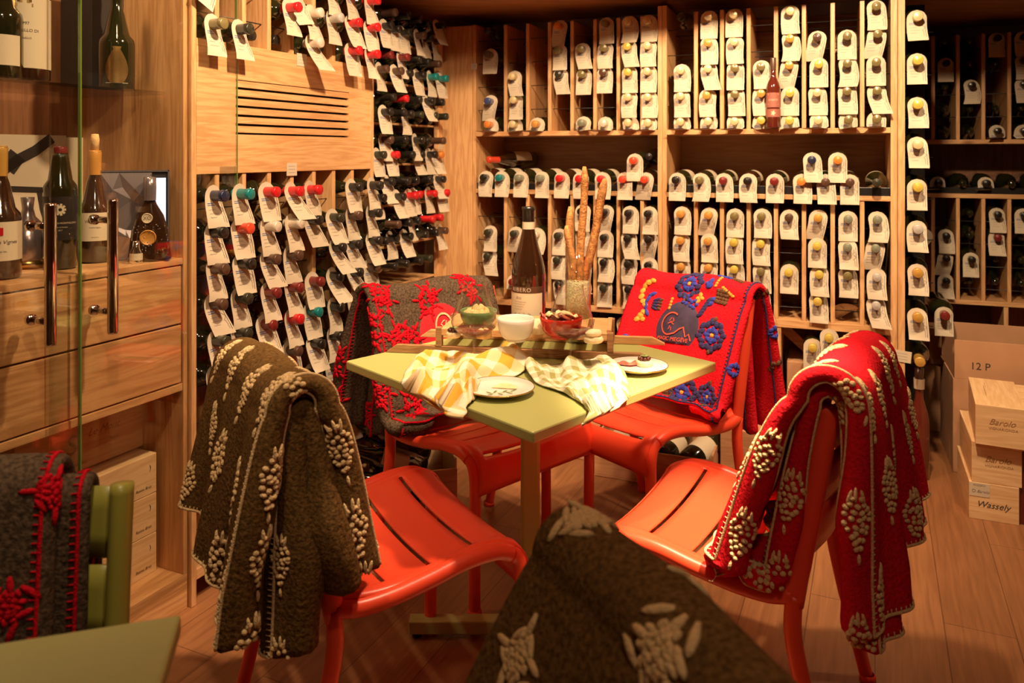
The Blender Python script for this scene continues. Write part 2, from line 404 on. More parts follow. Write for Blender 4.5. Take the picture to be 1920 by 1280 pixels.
ROWU = [1.4125+.1115*i for i in range(5)]
ROWL = [.676+.1125*i for i in range(4)]
# back rack, left bay
DV = [-.035, .0775, .186, .295, .404, .512, .620]
CL = [-.108, .021, .132, .241, .350, .458, .566, .655]
r1 = rack('tall pine wine rack bay on the back wall, left of the thick upright', FB)
part('side_panel', (-.205, -.187, 0, .355, 0, 1.895), 'wood_z', r1)
part('side_panel', (.690, .7095, 0, .355, 0, 1.925), 'wood_z', r1)
for z1, th in ((1.38, .022), (1.106, .020), (.586, .028), (.10, .03)): part('shelf', (-.187, .690, 0, .35, z1-th, z1), 'wood_x', r1)
part('plinth', (-.187, .690, .03, .05, 0, .07), 'dark', r1)
part('back_panel', (-.187, .690, .352, .362, .1, 1.895), 'wallwood', r1)
part('gutter', (-.187, .690, .012, .03, 1.106, 1.135), 'blackmetal', r1)
for t in DV:
    part('divider', (t-.0085, t+.0085, .004, .34, 1.38, 1.885), 'wood_z', r1)
    part('divider', (t-.0085, t+.0085, .004, .34, .586, 1.086), 'wood_z', r1)
part('divider', (.25, .27, .004, .34, .10, .558), 'wood_z', r1)
for z in ROWU[1:]: rod(r1, -.187, .690, .03, z-.040); rod(r1, -.187, .690, .22, z-.040)
for z in ROWL: rod(r1, -.187, .690, .03, z-.041); rod(r1, -.187, .690, .22, z-.041)
# right bay
DVR = [.855+.1098*i for i in range(7)]
CR = [.797, .910, 1.020, 1.130, 1.239, 1.349, 1.459, 1.565]
r2 = rack('tall pine wine rack bay on the back wall, right of the thick upright', FB)
part('side_panel', (.7105, .730, 0, .355, 0, 1.925), 'wood_z', r2)
part('side_panel', (1.617, 1.641, 0, .355, 0, 1.94), 'wood_z', r2)
for z1, th in ((1.38, .022), (1.106, .020), (.586, .032), (.10, .03)): part('shelf', (.730, 1.617, 0, .35, z1-th, z1), 'wood_x', r2)
part('plinth', (.730, 1.617, .03, .05, 0, .07), 'dark', r2)
part('back_panel', (.730, 1.617, .352, .362, .1, 1.895), 'wallwood', r2)
part('gutter', (.730, 1.617, .012, .03, 1.106, 1.140), 'blackmetal', r2)
for t in DVR:
    part('divider', (t-.0085, t+.0085, .004, .34, 1.38, 1.89), 'wood_z', r2)
    part('divider', (t-.0085, t+.0085, .004, .34, .586, 1.086), 'wood_z', r2)
part('divider', (1.185, 1.205, .004, .34, .10, .554), 'wood_z', r2)
for z in ROWU[1:]: rod(r2, .730, 1.617, .03, z-.040); rod(r2, .730, 1.617, .22, z-.040)
for z in ROWL: rod(r2, .730, 1.617, .03, z-.041); rod(r2, .730, 1.617, .22, z-.041)
b = MB(); b.box(0, .52, -.012, .012, -.02, .02, Matrix.Translation((1.20, .20, .52)) @ Matrix.Rotation(radians(42), 4, 'Y'))
obj('bin_divider', b, M['wood_x'], r2)
part('end_post', (1.6425, 1.668, -.005, .06, 0, 1.95), 'wood_z', r2)
# corner column beside the back rack
cc = tag(boxobj('corner_column', (-.372, -.207, 0, .34, 0, 1.893), M['wood_z'], None, .002), 'wide plain pine column filling the corner between the two rack walls', 'column')
cc.location = FB.w(0, 0, 0); cc.rotation_euler = (0, 0, FB.ang)

RB = random.Random(3)
def fill(rows, cols, fr, d0, data, where, group, side='column'):
    """data: list of (column, row, cap, tag variant or None[, kind, glass])"""
    for it in data:
        c, r, cap, tv = it[:4]; kind = it[4] if len(it) > 4 else 'burg' if RB.random() < .4 else 'std'
        z = rows[r]; t = cols[c]+RB.uniform(-.004, .004)
        what = 'white-tagged' if tv is not None else 'untagged'
        lb = '%s bottle, %s cap, %s row up, %s %s, %s' % (what, capn(cap), ORD[r], ORD[c], side, where)
        rackbottle(fr, t, d0+RB.uniform(-.008, .004), z+RB.uniform(-.002, .002), cap, tv, kind, 'glassgreen' if RB.random() < .8 else 'glassbrown', lb, group, yaw=RB.uniform(-.03, .03))
UL = [(0,0,'orange',21),(0,1,'blue',3),(0,3,'brown',0),(0,4,'black',None),(1,0,'cream',20),(1,1,'cream',4),(1,2,'cream',6),(2,0,'amber',22),
      (3,2,'green',6),(3,3,'olive',4),(3,4,'orange',3),(4,0,'greygreen',23),(4,2,'olive',0),(4,3,'olive',6),(5,0,'white',24),(5,2,'brown',0),(5,3,'olive',2),(5,4,'olive',4),
      (6,0,'cream',25),(6,1,'cream',2),(6,2,'yellow',4),(6,3,'yellow',6),(6,4,'cream',5),(7,0,'cream',22),(7,1,'cream',1),(7,2,'cream',0),(7,3,'cream',2),(7,4,'cream',1)]
fill(ROWU, CL, FB, -.05, UL, "back wall upper left rack", 'tagged bottles in the upper left back rack')
UR = [(0,0,'cream',21),(0,1,'cream',4),(0,2,'cream',1),(0,4,'black',None),(1,0,'cream',22),(1,1,'gold',2),(1,2,'cream',6),(1,3,'gold',1),(1,4,'cream',0),
      (2,0,'cream',24),(2,1,'olive',4),(2,2,'olive',0),(2,3,'cream',2),(2,4,'cream',0),(3,0,'yellow',23),(3,1,'gold',2),(3,2,'olive',4),
      (4,0,'yellow',26),(4,1,'yellow',0),(4,2,'gold',3),(4,3,'gold',5),(4,4,'cream',2),(5,0,'cream',24),(5,1,'cream',1),(5,2,'yellow',0),(5,3,'brown',3),
      (6,0,'olive',20),(6,1,'olive',1),(6,2,'olive',5),(6,3,'olive',0),(7,0,'olive',27),(7,1,'olive',6),(7,2,'olive',0),(7,3,'olive',3),(7,4,'olive',1)]
fill(ROWU, CR, FB, -.05, UR, "back wall upper right rack", 'tagged bottles in the upper right back rack')
LL = [(0,1,'green',6),(0,2,'green',4),(1,2,'green',3),(1,0,'darkred',22),(2,2,'white',5),(3,0,'black',6),(3,1,'green',2),(3,2,'green',0),
      (4,0,'green',20),(4,1,'black',1),(4,2,'black',4),(4,3,'black',2),(5,0,'green',7),(5,1,'black',5),(5,2,'black',0),(5,3,'black',3),
      (6,0,'black',5),(6,1,'black',2),(6,2,'black',6),(6,3,'black',1),(7,1,'black',6),(7,2,'black',3),(7,3,'black',4),(7,0,'black',2)]
fill(ROWL, CL, FB, -.05, LL, "back wall lower left rack", 'tagged bottles in the lower left back rack')
LR = [(0,0,'amber',0),(0,1,'amber',4),(0,2,'amber',2),(0,3,'amber',1),(1,0,'amber',1),(1,1,'amber',2),(1,2,'amber',4),(1,3,'amber',3),
      (2,0,'gold',0),(2,1,'yellow',1),(2,2,'yellow',2),(2,3,'olive',0),(3,0,'yellow',6),(3,1,'olive',4),(3,2,'yellow',2),(3,3,'olive',1),
      (4,1,'yellow',0),(4,3,'brown',2),(5,0,'yellow',1),(5,1,'yellow',2),(5,2,'yellow',0),(5,3,'gold',3),(6,1,'olive',1),(6,2,'greygreen',4),(6,3,'greygreen',0),
      (7,0,'silver',6),(7,1,'silver',2),(7,2,'greygreen',3),(7,3,'greygreen',5)]
fill(ROWL, CR, FB, -.05, LR, "back wall lower right rack", 'tagged bottles in the lower right back rack')
# bottles lying on the open middle shelf
mid = [(905,'black',2),(934,'teal',1),(970,'greygreen',0),(1010,'greygreen',4),(1047,'red',0),(1084,'red',2),(1125,'red',1),(1166,'redorange',4),(1207,'redorange',3),
       (1266,'black',0),(1310,'olive',5),(1355,'darkred',1),(1401,'black',2),(1451,'darkred',0),(1502,'orange',1),(1548,'brown',4),(1594,'brown',0),(1644,'green',None)]
for i, (px, cap, tv) in enumerate(mid):
    side = 'left' if px < 1240 else 'right'; n = i if px < 1240 else i-9
    rackbottle(FB, tB(px, -.06), -.06, 1.162, cap, tv, 'burg', 'glassgreen' if i % 4 else 'glassbrown',
        'dark bottle, %s cap, lying on open middle shelf, %s from left in %s bay' % (capn(cap), ORD[n], side), 'bottles lying on the open middle shelf', lab=True, yaw=RB.uniform(-.04, .04))
for px, z, cap, tv, lb in ((1186, 1.245, 'redorange', 0, 'orange-red capped bottle lying on top of the row, left bay of the middle shelf'),
                       (1522, 1.250, 'navy', 1, 'blue-capped bottle lying on top of the row in the right bay of the middle shelf'),
                       (1571, 1.250, 'orange', 0, 'orange-capped bottle lying on top of the row in the right bay of the middle shelf')):
    rackbottle(FB, tB(px, -.07), -.07, z, cap, tv, 'burg', 'glassgreen', lb, 'bottles lying on the open middle shelf')
o = rackbottle(FB, tB(1222, .1), .03, 1.262, 'black', None, 'burg', 'glassgreen', 'big dark bottle lying on top of the row beside the thick upright', 'bottles lying on the open middle shelf', lab=True)
o = rackbottle(FB, -.15, .06, 1.245, 'redorange', None, 'burg', 'glassbrown', 'red-foiled bottle lying on its side at the left end of the middle shelf', None, lab=True, yaw=-.5)
# tags and papers lying loose
# large bottles in the narrow end stack beside the double post
SZ = [1.806, 1.637, 1.466, 1.311, 1.146, .984, .815, .643]
for i, (z, cap) in enumerate(zip(SZ, ['cream', 'yellow', 'yellow', 'cream', 'yellow', 'silver', 'gold', 'gold'])):
    rackbottle(FB, 1.709, -.062, z, cap, [2, 0, 1, 4, 0, 2, 1, 4][i], 'magnum', 'glassgreen', 'large bottle with %s cap right of the double post, %s from the top' % (capn(cap), ORD[i]), 'large tagged bottles stacked beside the post')
es = rack('narrow open end stack of steel rods holding large bottles, right of the double post', FB)
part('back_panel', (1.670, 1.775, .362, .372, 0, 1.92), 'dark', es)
for z in SZ: rod(es, 1.668, 1.772, .05, z-.05); rod(es, 1.668, 1.772, .25, z-.05)
# left wall rack (in its own frame)
TD = [.131, .240, .350, .458, .571, .680, .790]
TC = [.083, .186, .295, .404, .515, .626, .735, .850]
RL = [1.157-.1025*i for i in range(10)]
RLU = [1.628+.1*i for i in range(7)]
r3 = rack('tall pine wine rack on the left wall with a louvred panel at eye level', FL)
part('side_panel', (.032, .050, 0, .34, 0, 2.36), 'wood_z', r3)
part('side_panel', (.900, .920, 0, .34, 0, 2.36), 'wood_z', r3)
for z1, th in ((1.606, .022), (1.240, .022), (.10, .03)): part('shelf', (.050, .900, 0, .33, z1-th, z1), 'wood_x', r3)
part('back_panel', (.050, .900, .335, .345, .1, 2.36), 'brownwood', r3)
lv = MB()
x0, x1, z0, z1 = .20, .765, 1.335, 1.50
for d in ((.050, x0, .0, .018, 1.240, 1.584), (x1, .900, .0, .018, 1.240, 1.584), (x0, x1, 0, .018, 1.240, z0), (x0, x1, 0, .018, z1, 1.584)): lv.box(*d)
for i in range(6):
    z = z0+.0275*i; lv.box(x0, x1, .003, .012, z+.006, z+.026)
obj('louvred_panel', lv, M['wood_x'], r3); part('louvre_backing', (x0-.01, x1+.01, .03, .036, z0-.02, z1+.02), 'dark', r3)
for t in TD:
    part('divider', (t-.0085, t+.0085, .004, .33, .10, 1.218), 'wood_z', r3)
    part('divider', (t-.0085, t+.0085, .004, .33, 1.606, 2.36), 'wood_z', r3)
for z in RL: rod(r3, .05, .90, .03, z-.0405); rod(r3, .05, .90, .22, z-.0405)
for z in RLU[1:]: rod(r3, .05, .90, .03, z-.0405); rod(r3, .05, .90, .22, z-.0405)
LW = {0: ['navy','black','brown','brown','green','black','brown','black','green'], 1: ['teal','redorange','black','green','green','black','brown','black','black'],
      2: ['red','white','brown','darkred','darkred','brown','black','black','green'], 3: ['red','white','brown','darkred','red','brown','black','green','brown'],
      4: ['red','black',None,'darkred','teal','black','black','brown','black'], 5: [None,'green','black','black','black','black','black','red','green'],
      6: ['black','brown','black','black','white','green','red','red','black'], 7: ['black','black','black','brown','green','brown','black','white','yellow']}
RV = random.Random(11)
for c, colr in LW.items():
    for r, cap in enumerate(colr):
        if cap is None or (c < 4 and r > 5): continue
        rackbottle(FL, TC[c], -.072+RV.uniform(-.012, .006), RL[r]+RV.uniform(-.002, .002), cap, RV.choice([1, 4, 6, 9, 12, 14, 5, 2]), RV.choice(['std', 'burg']), 'glassgreen',
            'tagged bottle, %s capsule, left wall rack, %s column, %s row below louvres' % (capn(cap), ORD[c], ORD[r]), 'tagged bottles on the lower left wall rack', yaw=RV.uniform(-.05, .05))
LWU = [(0,0,'olive',1),(1,0,'green',9),(0,2,'green',5),(3,1,'red',9),(4,0,'white',14),(4,1,'white',9),(5,1,'silver',1),(5,2,'red',1),(6,0,'red',4),(6,1,'red',12),(6,2,'red',1),
       (7,0,'red',9),(7,1,'red',4),(7,2,'red',2),(2,3,'green',2),(2,0,'black',None),(5,0,'black',None),(3,0,'black',None)]
for c, r, cap, tv in LWU:
    rackbottle(FL, TC[c], -.072 if tv is not None else .02, RLU[r]+.018, cap, tv, 'std', 'glassgreen', '%s bottle, %s capsule, above the louvred panel, %s column, %s row up' % ('white-tagged' if tv is not None else 'untagged', capn(cap), ORD[c], ORD[r]), 'tagged bottles above the louvred panel')
# corner rack on the left wall, set back
r4 = rack('deep corner section of the left wall rack, crowded with dark bottles and dangling tags', FL)
part('side_panel', (.922, .940, .15, .46, 0, 1.945), 'wood_z', r4)
part('end_post', (1.668, 1.712, .148, .172, 0, 1.885), 'wood_z', r4)
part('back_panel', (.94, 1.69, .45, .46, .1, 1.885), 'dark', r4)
KZ = [.738+.1775*i for i in range(-3, 7)]
for z in KZ: part('shelf', (.94, 1.666, .17, .45, z-.048, z-.038), 'wood_x', r4)
KC = [1.14, 1.235, 1.33, 1.425, 1.52, 1.615]
RC = random.Random(21)
kcap = {0: 'black', 1: 'black', 2: 'red', 3: 'green', 4: 'black', 5: 'black', 6: 'darkred', 7: 'teal', 8: 'black', 9: 'navy'}
for i, z in enumerate(KZ):
    for c, t in enumerate(KC):
        for lvl in (0, 1):
            if lvl and c == 5: continue
            tt = t+(.05 if lvl else 0)
            if i < 3 or (i == 3 and (lvl == 0 or c > 3)): continue
            cap = RC.choice(['black', 'black', 'green', 'brown', 'black'])
            if i == 5 and lvl == 0 and c in (2, 3, 4, 5): cap = 'red'
            if i == 4 and lvl == 0 and c < 3: cap = 'black'
            if i == 5 and lvl == 1: cap = 'black'
            if i == 8 and lvl == 0 and c in (4, 5): cap = 'teal'
            if i == 8 and lvl == 1 and c in (0, 1): cap = 'darkred'
            if i == 7 and lvl == 1 and c in (1,): cap = 'red'
            if i == 6 and lvl == 0 and c == 1: cap = 'red'
            if i == 6 and lvl == 0 and c == 5: cap = 'orange'
            if i == 4 and lvl == 1 and c > 2: cap = 'red'
            tv = RC.choice([1, 4, 6, 9, 12, 5]) if (RC.random() < (.75 if lvl == 0 else .35)) else None
            d = .075+RC.uniform(-.02, .02)
            rackbottle(FL, tt, d, z+(.064 if lvl else 0), cap, tv, 'std', 'glassgreen',
                '%s bottle, %s capsule, corner rack, %s compartment up, %s layer, %s column' % ('tagged' if tv is not None else 'untagged', capn(cap), ORD[i], 'upper' if lvl else 'lower', ORD[c]), 'bottles crowded in the corner rack', yaw=RC.uniform(-.08, .08))
# rack beyond the passage
r5 = rack('dim wine rack on the far wall beyond the passage, at the right edge', FB)
Y5 = 1.03
D5 = [1.66+.1108*i for i in range(12)]
for z1 in (1.345, 1.075, .545, .10): part('shelf', (1.66, 2.95, Y5, Y5+.33, z1-.022, z1), 'wood_x', r5)
part('gutter', (1.66, 2.95, Y5+.012, Y5+.03, 1.075, 1.105), 'blackmetal', r5)
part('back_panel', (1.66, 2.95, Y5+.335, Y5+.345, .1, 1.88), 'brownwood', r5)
for t in D5:
    part('divider', (t-.0085, t+.0085, Y5+.004, Y5+.33, 1.345, 1.87), 'wood_z', r5)
    part('divider', (t-.0085, t+.0085, Y5+.004, Y5+.33, .545, 1.053), 'wood_z', r5)
part('divider', (2.19, 2.21, Y5+.004, Y5+.33, .1, .523), 'wood_z', r5)
R5U = [1.385+.1135*i for i in range(5)]; R5L = [.64+.1125*i for i in range(4)]
for z in R5U+R5L: rod(r5, 1.66, 2.95, Y5+.03, z-.041)
tg5u = {(3,4): 0, (4,4): 2, (4,3): 1, (2,2): 5, (4,2): 4, (3,0): 21, (4,0): 23, (5,3): 2, (5,2): 1, (1,3): 0}
tg5l = {(2,1): 0, (3,3): 1, (3,2): 2, (4,3): 0, (5,1): 4, (1,0): 2, (1,1): 3, (1,2): 1}
rest = MB()
def addlying(mb, fr, t, d, z, kind='burg'):
    K = KIND[kind]; q = MB(); q.lathe([(r, K['h']-h) for r, h in bottle_prof(**K)], 14, 'y')
    m = Matrix.Translation(fr.w(t, d, z)) @ Matrix.Rotation(fr.ang, 4, 'Z'); mb.add([m @ Vector(v) for v in q.v], q.f)
for rows, tg, nm in ((R5U, tg5u, 'upper'), (R5L, tg5l, 'lower')):
    for c in range(7):
        for r in range(len(rows)):
            tv = tg.get((c, r)); tt = D5[0]+.055+.1108*(c+1)
            if tv is None:
                if (c*5+r*3) % 7: addlying(rest, FB, tt, Y5+.02, rows[r])
                continue
            rackbottle(FB, tt, Y5-.05, rows[r], 'black' if (c+r) % 5 else 'darkred', tv, 'burg', 'glassgreen',
                'tagged dark bottle, %s half of the far rack beyond the passage, %s column, %s row' % (nm, ORD[c], ORD[r]), 'tagged bottles in the far rack beyond the passage')
for i in range(9):
    if i in (1, 3, 5): rackbottle(FB, 1.80+.105*i, Y5-.02, 1.128, 'black', [None, 22, None, 21, None, 20, None, None, None][i], 'magnum', 'glassgreen', 'large tagged bottle lying on the middle shelf of the far rack, %s from the left' % ORD[i], 'large bottles on the far rack shelf')
    else: addlying(rest, FB, 1.80+.105*i, Y5-.02, 1.128, 'magnum')
o = tag(obj('far_bottles', rest, M['glassgreen']), 'dark untagged bottles filling the dim far rack beyond the passage', 'bottles'); o['kind'] = 'stuff'
print('bottles', NB[0])
# ================================================================== left cabinet with glass doors
def fl(o): o.location = FL.w(0, 0, 0); o.rotation_euler = (0, 0, FL.ang); return o
cab = thing('display_cabinet', 'tall oak display cabinet with two drawer rows behind sliding glass doors', 'cabinet', FL.w(0, 0, 0), FL.ang)
part('side_panel', (.014, .028, .012, .45, .10, 2.36), 'oak_z', cab)
part('side_panel', (-1.30, -1.27, .030, .45, .10, 2.36), 'oak_z', cab)
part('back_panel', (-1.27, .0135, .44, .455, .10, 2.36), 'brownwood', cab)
part('counter', (-1.27, .0135, .013, .44, .968, .985), 'oak_x', cab)
part('bottom_board', (-1.27, .0135, .014, .44, .615, .635), 'oak_x', cab)
for a, b_ in ((-1.27, -.640), (-.636, .012)):
    part('drawer', (a+.002, b_-.002, .016, .42, .804, .964), 'oak_x', cab, .002)
    part('drawer', (a+.002, b_-.002, .016, .42, .639, .799), 'oak_x', cab, .002)
o = boxobj('glass_shelf', (-1.27, -.004, .06, .40, 1.442, 1.450), M['clear'], cab, 0); 
pl = tag(fl(boxobj('cabinet_plinth', (-1.40, .028, .012, .46, .0, .10), M['oak_x'])), 'low oak platform under the display cabinet, with boxes standing on it', 'platform')

def door(t0, t1, d, label, hx, zt, zb):
    o = thing('glass_door', label, 'glass door', FL.w(0, 0, 0), FL.ang)
    boxobj('glass_pane', (t0, t1, d, d+.008, .085, 2.36), M['pane'], o, 0)
    boxobj('polished_edge', (t1-.0002, t1+.0035, d-.0005, d+.0085, .085, 2.36), M['edgegreen'], o, 0)
    hb = MB(); hb.tube([(hx, d-.072, zb), (hx, d-.072, zb+.006), (hx, d-.072, zt-.006), (hx, d-.072, zt)], [.0115, .0125, .0125, .0115], 20)
    h = obj('handle', hb, M['chrome'], o)
    for z in (zt-.052, zb+.052):
        sb = MB(); sb.tube([(hx, d-.062, z), (hx, d-.010, z)], .008, 16); sb.tube([(hx, d-.012, z), (hx, d-.001, z)], .0125, 20)
        obj('standoff', sb, M['chrome'], h)
    return o
door(-1.25, -.322, -.016, 'left glass door with green polished edge and chrome bar handle', -.448, 1.168, .853)
door(-.384, .205, 0, 'right glass door with chrome bar handle, reaching past the cabinet side', -.278, 1.168, .843)
# ---- standing bottles
def std_bottle(name, label, loc, prof, glass, parts, cat='bottle', rotz=0):
    o = thing(name, label, cat, loc, rotz)
    b = MB(); b.lathe(prof, 40); obj('glass_body', b, M[glass], o)
    for nm, pr, mat, arc, a0 in parts:
        b = MB(); b.lathe(pr, 40, arc=arc, a0=a0); obj(nm, b, M[mat], o)
    return o
def labeltext(o, name, items, r, mat, a_center):
    b = MB()
    for s, size, x, z, sh in items:
        addtext(b, s, size, lambda px, py: ((r)*cos(a_center+(px+x)/r), (r)*sin(a_center+(px+x)/r), z+py), sh)
    return obj(name, b, M[mat], o)
LC = lambda t, d, z: FL.w(t, d, z)
def facing(loc): return atan2(-loc[1], -loc[0])
CT = .985
def winebottle(name, label, t, d, h, r, sh, glass, cap, capz, lab, texts, arc=.42, fr=FL, z=CT, mat='paperlabel', neckw=.0145, extra=()):
    loc = fr.w(t, d, z); a = facing(loc)
    pr = bottle_prof(r, h, neckw, sh, sh+.085*(h/.3))
    capn_ = [(neckw+.0013, capz), (neckw+.0018, h-.02), (neckw+.002, h-.004), (neckw, h+.0008), (0, h+.001)]
    o = std_bottle(name, label, loc, pr, glass, [('capsule', capn_, cap, 1, 0), ('bottle_label', [(r+.0006, lab[0]), (r+.0006, lab[1])], mat, arc, a-pi*arc)]+list(extra))
    if texts: labeltext(o, 'label_print', texts, r+.0012, 'ink' if mat != 'ink' else 'paperlabel', a)
    return o
M['blacklabel'] = plain('black_label', (.02, .018, .018), .4)
o = winebottle('wine_bottle', 'dark bottle with red foil and black crested label, behind the glass', tL(113, .14), .14, .31, .039, .20, 'glassgreen', 'cap_darkred', .245, (.075, .185),
    [], .46, mat='blacklabel')
b = MB(); a = facing(o.location); r = .0402
fn = lambda px, py: (r*cos(a+px/r), r*sin(a+px/r), py)
addtext(b, 'BRUNELLO DI MONTALCINO', .0062, lambda x, y: fn(x, y+.118)); addtext(b, 'Riserva di Famiglia', .0045, lambda x, y: fn(x, y+.108)); addtext(b, '2017', .005, lambda x, y: fn(x, y+.1))
for k in range(9):
    ang = 2*pi*k/9; squig(b, [(.004*cos(ang), .152+.004*sin(ang)), (.013*cos(ang), .152+.015*sin(ang))], .0055, fn)
squig(b, [(-.026, .180), (.026, .180)], .001, fn); squig(b, [(-.026, .08), (.026, .08)], .001, fn); squig(b, [(-.02, .09), (.022, .09)], .0035, fn)
obj('label_print', b, M['paperlabel'], o)
o = winebottle('wine_bottle', 'bottle with mustard foil and cream label, right of the red-foil bottle behind glass', tL(178, .17), .17, .30, .0425, .135, 'glassbrown', 'cap_amber', .235, (.06, .135),
    [('VIRÉ-CLESSÉ', .011, .004, .112, 0), ('Vieilles Vignes', .005, 0, .096, 0), ('APPELLATION', .003, 0, .07, 0)], .36)
b = MB(); b.lathe([(.0, .30), (.010, .30), (.0115, .33), (.009, .345), (0, .346)], 14); obj('cork', b, M['bread'], o)
o = winebottle('wine_bottle', 'brown bottle with white crested label at the far left edge, behind the glass', tL(0, .12), .12, .31, .044, .14, 'glassbrown', 'cap_gold', .24, (.045, .135),
    [('Clos les Vignes', .012, .0, .088, .2), ('GRAND VIN', .005, 0, .066, 0)], .5)
b = MB(); a = facing(o.location); r = .0462; b.cur = 0
squig(b, [(.0, .122), (.0, .104)], .013, lambda px, py: (r*cos(a+px/r), r*sin(a+px/r), py)); obj('crest', b, M['cap_red'], o)
# decanter with metal base
loc = LC(tL(52, .24), .24, CT); o = thing('decanter', 'round glass decanter with shiny gold base, between the bottles behind glass', 'decanter', loc)
b = MB(); b.lathe([(.0, .012), (.045, .012), (.052, .03), (.056, .06), (.045, .10), (.018, .13), (.013, .15), (.016, .18), (0, .18)], 32); obj('glass_body', b, M['silver'], o)
b = MB(); b.lathe([(0, 0), (.048, 0), (.052, .012), (.046, .024), (0, .024)], 32); obj('base', b, M['gold'], o)
# cognac decanter in its silver gift box
gb = thing('gift_box', 'open silver faceted gift box with a bright panel, standing on the counter', 'box', LC(-.006, .045, CT), FL.ang-radians(42.6))
b = MB(); b.box(-.172, 0, 0, .024, 0, .245); obj('box_shell', b, M['dark'], gb, bevel=.002)
rf = random.Random(5)
b = MB(); gx = [[-.171+.128*i/4+(rf.uniform(-.018, .018) if 0 < i < 4 else 0) for i in range(5)] for j in range(6)]
gz = [[.005+.235*j/5+(rf.uniform(-.02, .02) if 0 < j < 5 else 0) for i in range(5)] for j in range(6)]
vs = [(gx[j][i], -.004-(rf.uniform(0, .016) if 0 < i < 4 and 0 < j < 5 else 0), gz[j][i]) for j in range(6) for i in range(5)]
fs = []
for j in range(5):
    for i in range(4):
        k = j*5+i; fs += [(k, k+1, k+6), (k, k+6, k+5)] if (i+j) % 2 else [(k, k+1, k+5), (k+1, k+6, k+5)]
b.add(vs, fs, False); obj('faceted_panel', b, M['silver'], gb)
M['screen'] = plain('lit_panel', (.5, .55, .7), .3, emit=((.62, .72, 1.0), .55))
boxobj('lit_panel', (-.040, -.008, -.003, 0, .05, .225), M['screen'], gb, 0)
b = MB()
for d in ((-.173, .0, -.006, .0, 0, .004), (-.173, .0, -.006, 0, .242, .247), (-.003, .001, -.006, 0, 0, .247)): b.box(*d)
obj('box_rim', b, M['silver'], gb)
loc = LC(-.064, .052, CT); a = facing(loc); o = thing('cognac_decanter', 'squat brandy bottle with round XO medallion, in front of the silver gift box', 'bottle', loc, FL.ang-radians(42.6))
b = MB(); b.lathe([(0, 0), (.052, 0), (.056, .008), (.050, .05), (.046, .085), (.034, .125), (.017, .155), (.014, .165), (.014, .215), (0, .215)], 32, mat=Matrix.Scale(.55, 4, (0, 1, 0))); obj('glass_body', b, M['glassbrown'], o)
b = MB(); b.lathe([(.0155, .165), (.0165, .20), (.0155, .228), (0, .23)], 24); obj('stopper', b, M['silver'], o)
b = MB(); b.lathe([(0, .001), (.0125, .001), (.014, 0), (.0125, -.001)], 24, 'y', (-.006, -.0265, .118)); obj('medallion', b, M['paperlabel'], o)
b = MB(); addtext(b, 'XO', .013, lambda x, y: (x-.006, -.0285, y+.118)); obj('label_print', b, M['ink'], o)
b = MB(); b.lathe([(0, .002), (.019, .002), (.021, 0), (.019, -.001)], 24, 'y', (-.004, -.0295, .066)); obj('bottle_label', b, M['cap_amber'], o)
b = MB()
for i in range(46):
    u_ = rf.uniform(-.9, .9); z_ = rf.uniform(.02, .10); rr = .0525-.1*max(0, z_-.05); b.ell((rr*u_, -.55*rr*sqrt(1-u_*u_)-.0005, z_), .0016, .001, .0016, n=6, k=4)
obj('relief', b, M['silver'], o)
loc = LC(-.118, .040, CT); o = thing('miniature_bottle', 'tiny silver-capped miniature bottle in front of the brandy bottle', 'bottle', loc)
b = MB(); b.lathe([(0, 0), (.0155, 0), (.0165, .004), (.0165, .03), (.009, .045), (.008, .06), (0, .061)], 24); obj('glass_body', b, M['chrome'], o)
b = MB(); b.lathe([(.0168, .010), (.0168, .028)], 24, arc=.4, a0=facing(loc)-.4*pi); obj('bottle_label', b, M['paperlabel'], o)
# printed cards behind
o = tag(fl(boxobj('printed_card', (-.98, tL(124, .415), .415, .420, CT, CT+.345), M['paper'], None, 0)), 'large white card with black branch silhouette leaning at the back of the cabinet', 'picture')
b = MB(); TX = tL(124, .415)+.385; fn = lambda x, z: (x+TX, .4135, z)
squig(b, [(-.62, 1.21), (-.58, 1.225), (-.53, 1.26), (-.48, 1.285), (-.43, 1.322)], .030, fn); squig(b, [(-.56, 1.235), (-.53, 1.275)], .05, fn)
squig(b, [(-.62, 1.185), (-.52, 1.178), (-.44, 1.172), (-.40, 1.19), (-.37, 1.21)], .016, fn); squig(b, [(-.46, 1.175), (-.45, 1.12), (-.44, 1.09)], .032, fn)
squig(b, [(-.53, .99), (-.52, 1.02), (-.50, 1.05), (-.47, 1.07)], .05, fn); squig(b, [(-.62, 1.02), (-.50, 1.01)], .014, fn)
q = obj('branch_print', b, M['dark'], o)
o = tag(fl(boxobj('printed_card', (tL(124, .415)+.005, tL(223, .425), .425, .430, CT, CT+.34), M['paper'], None, 0)), 'plain cream card standing behind the mustard-foil bottle', 'card')
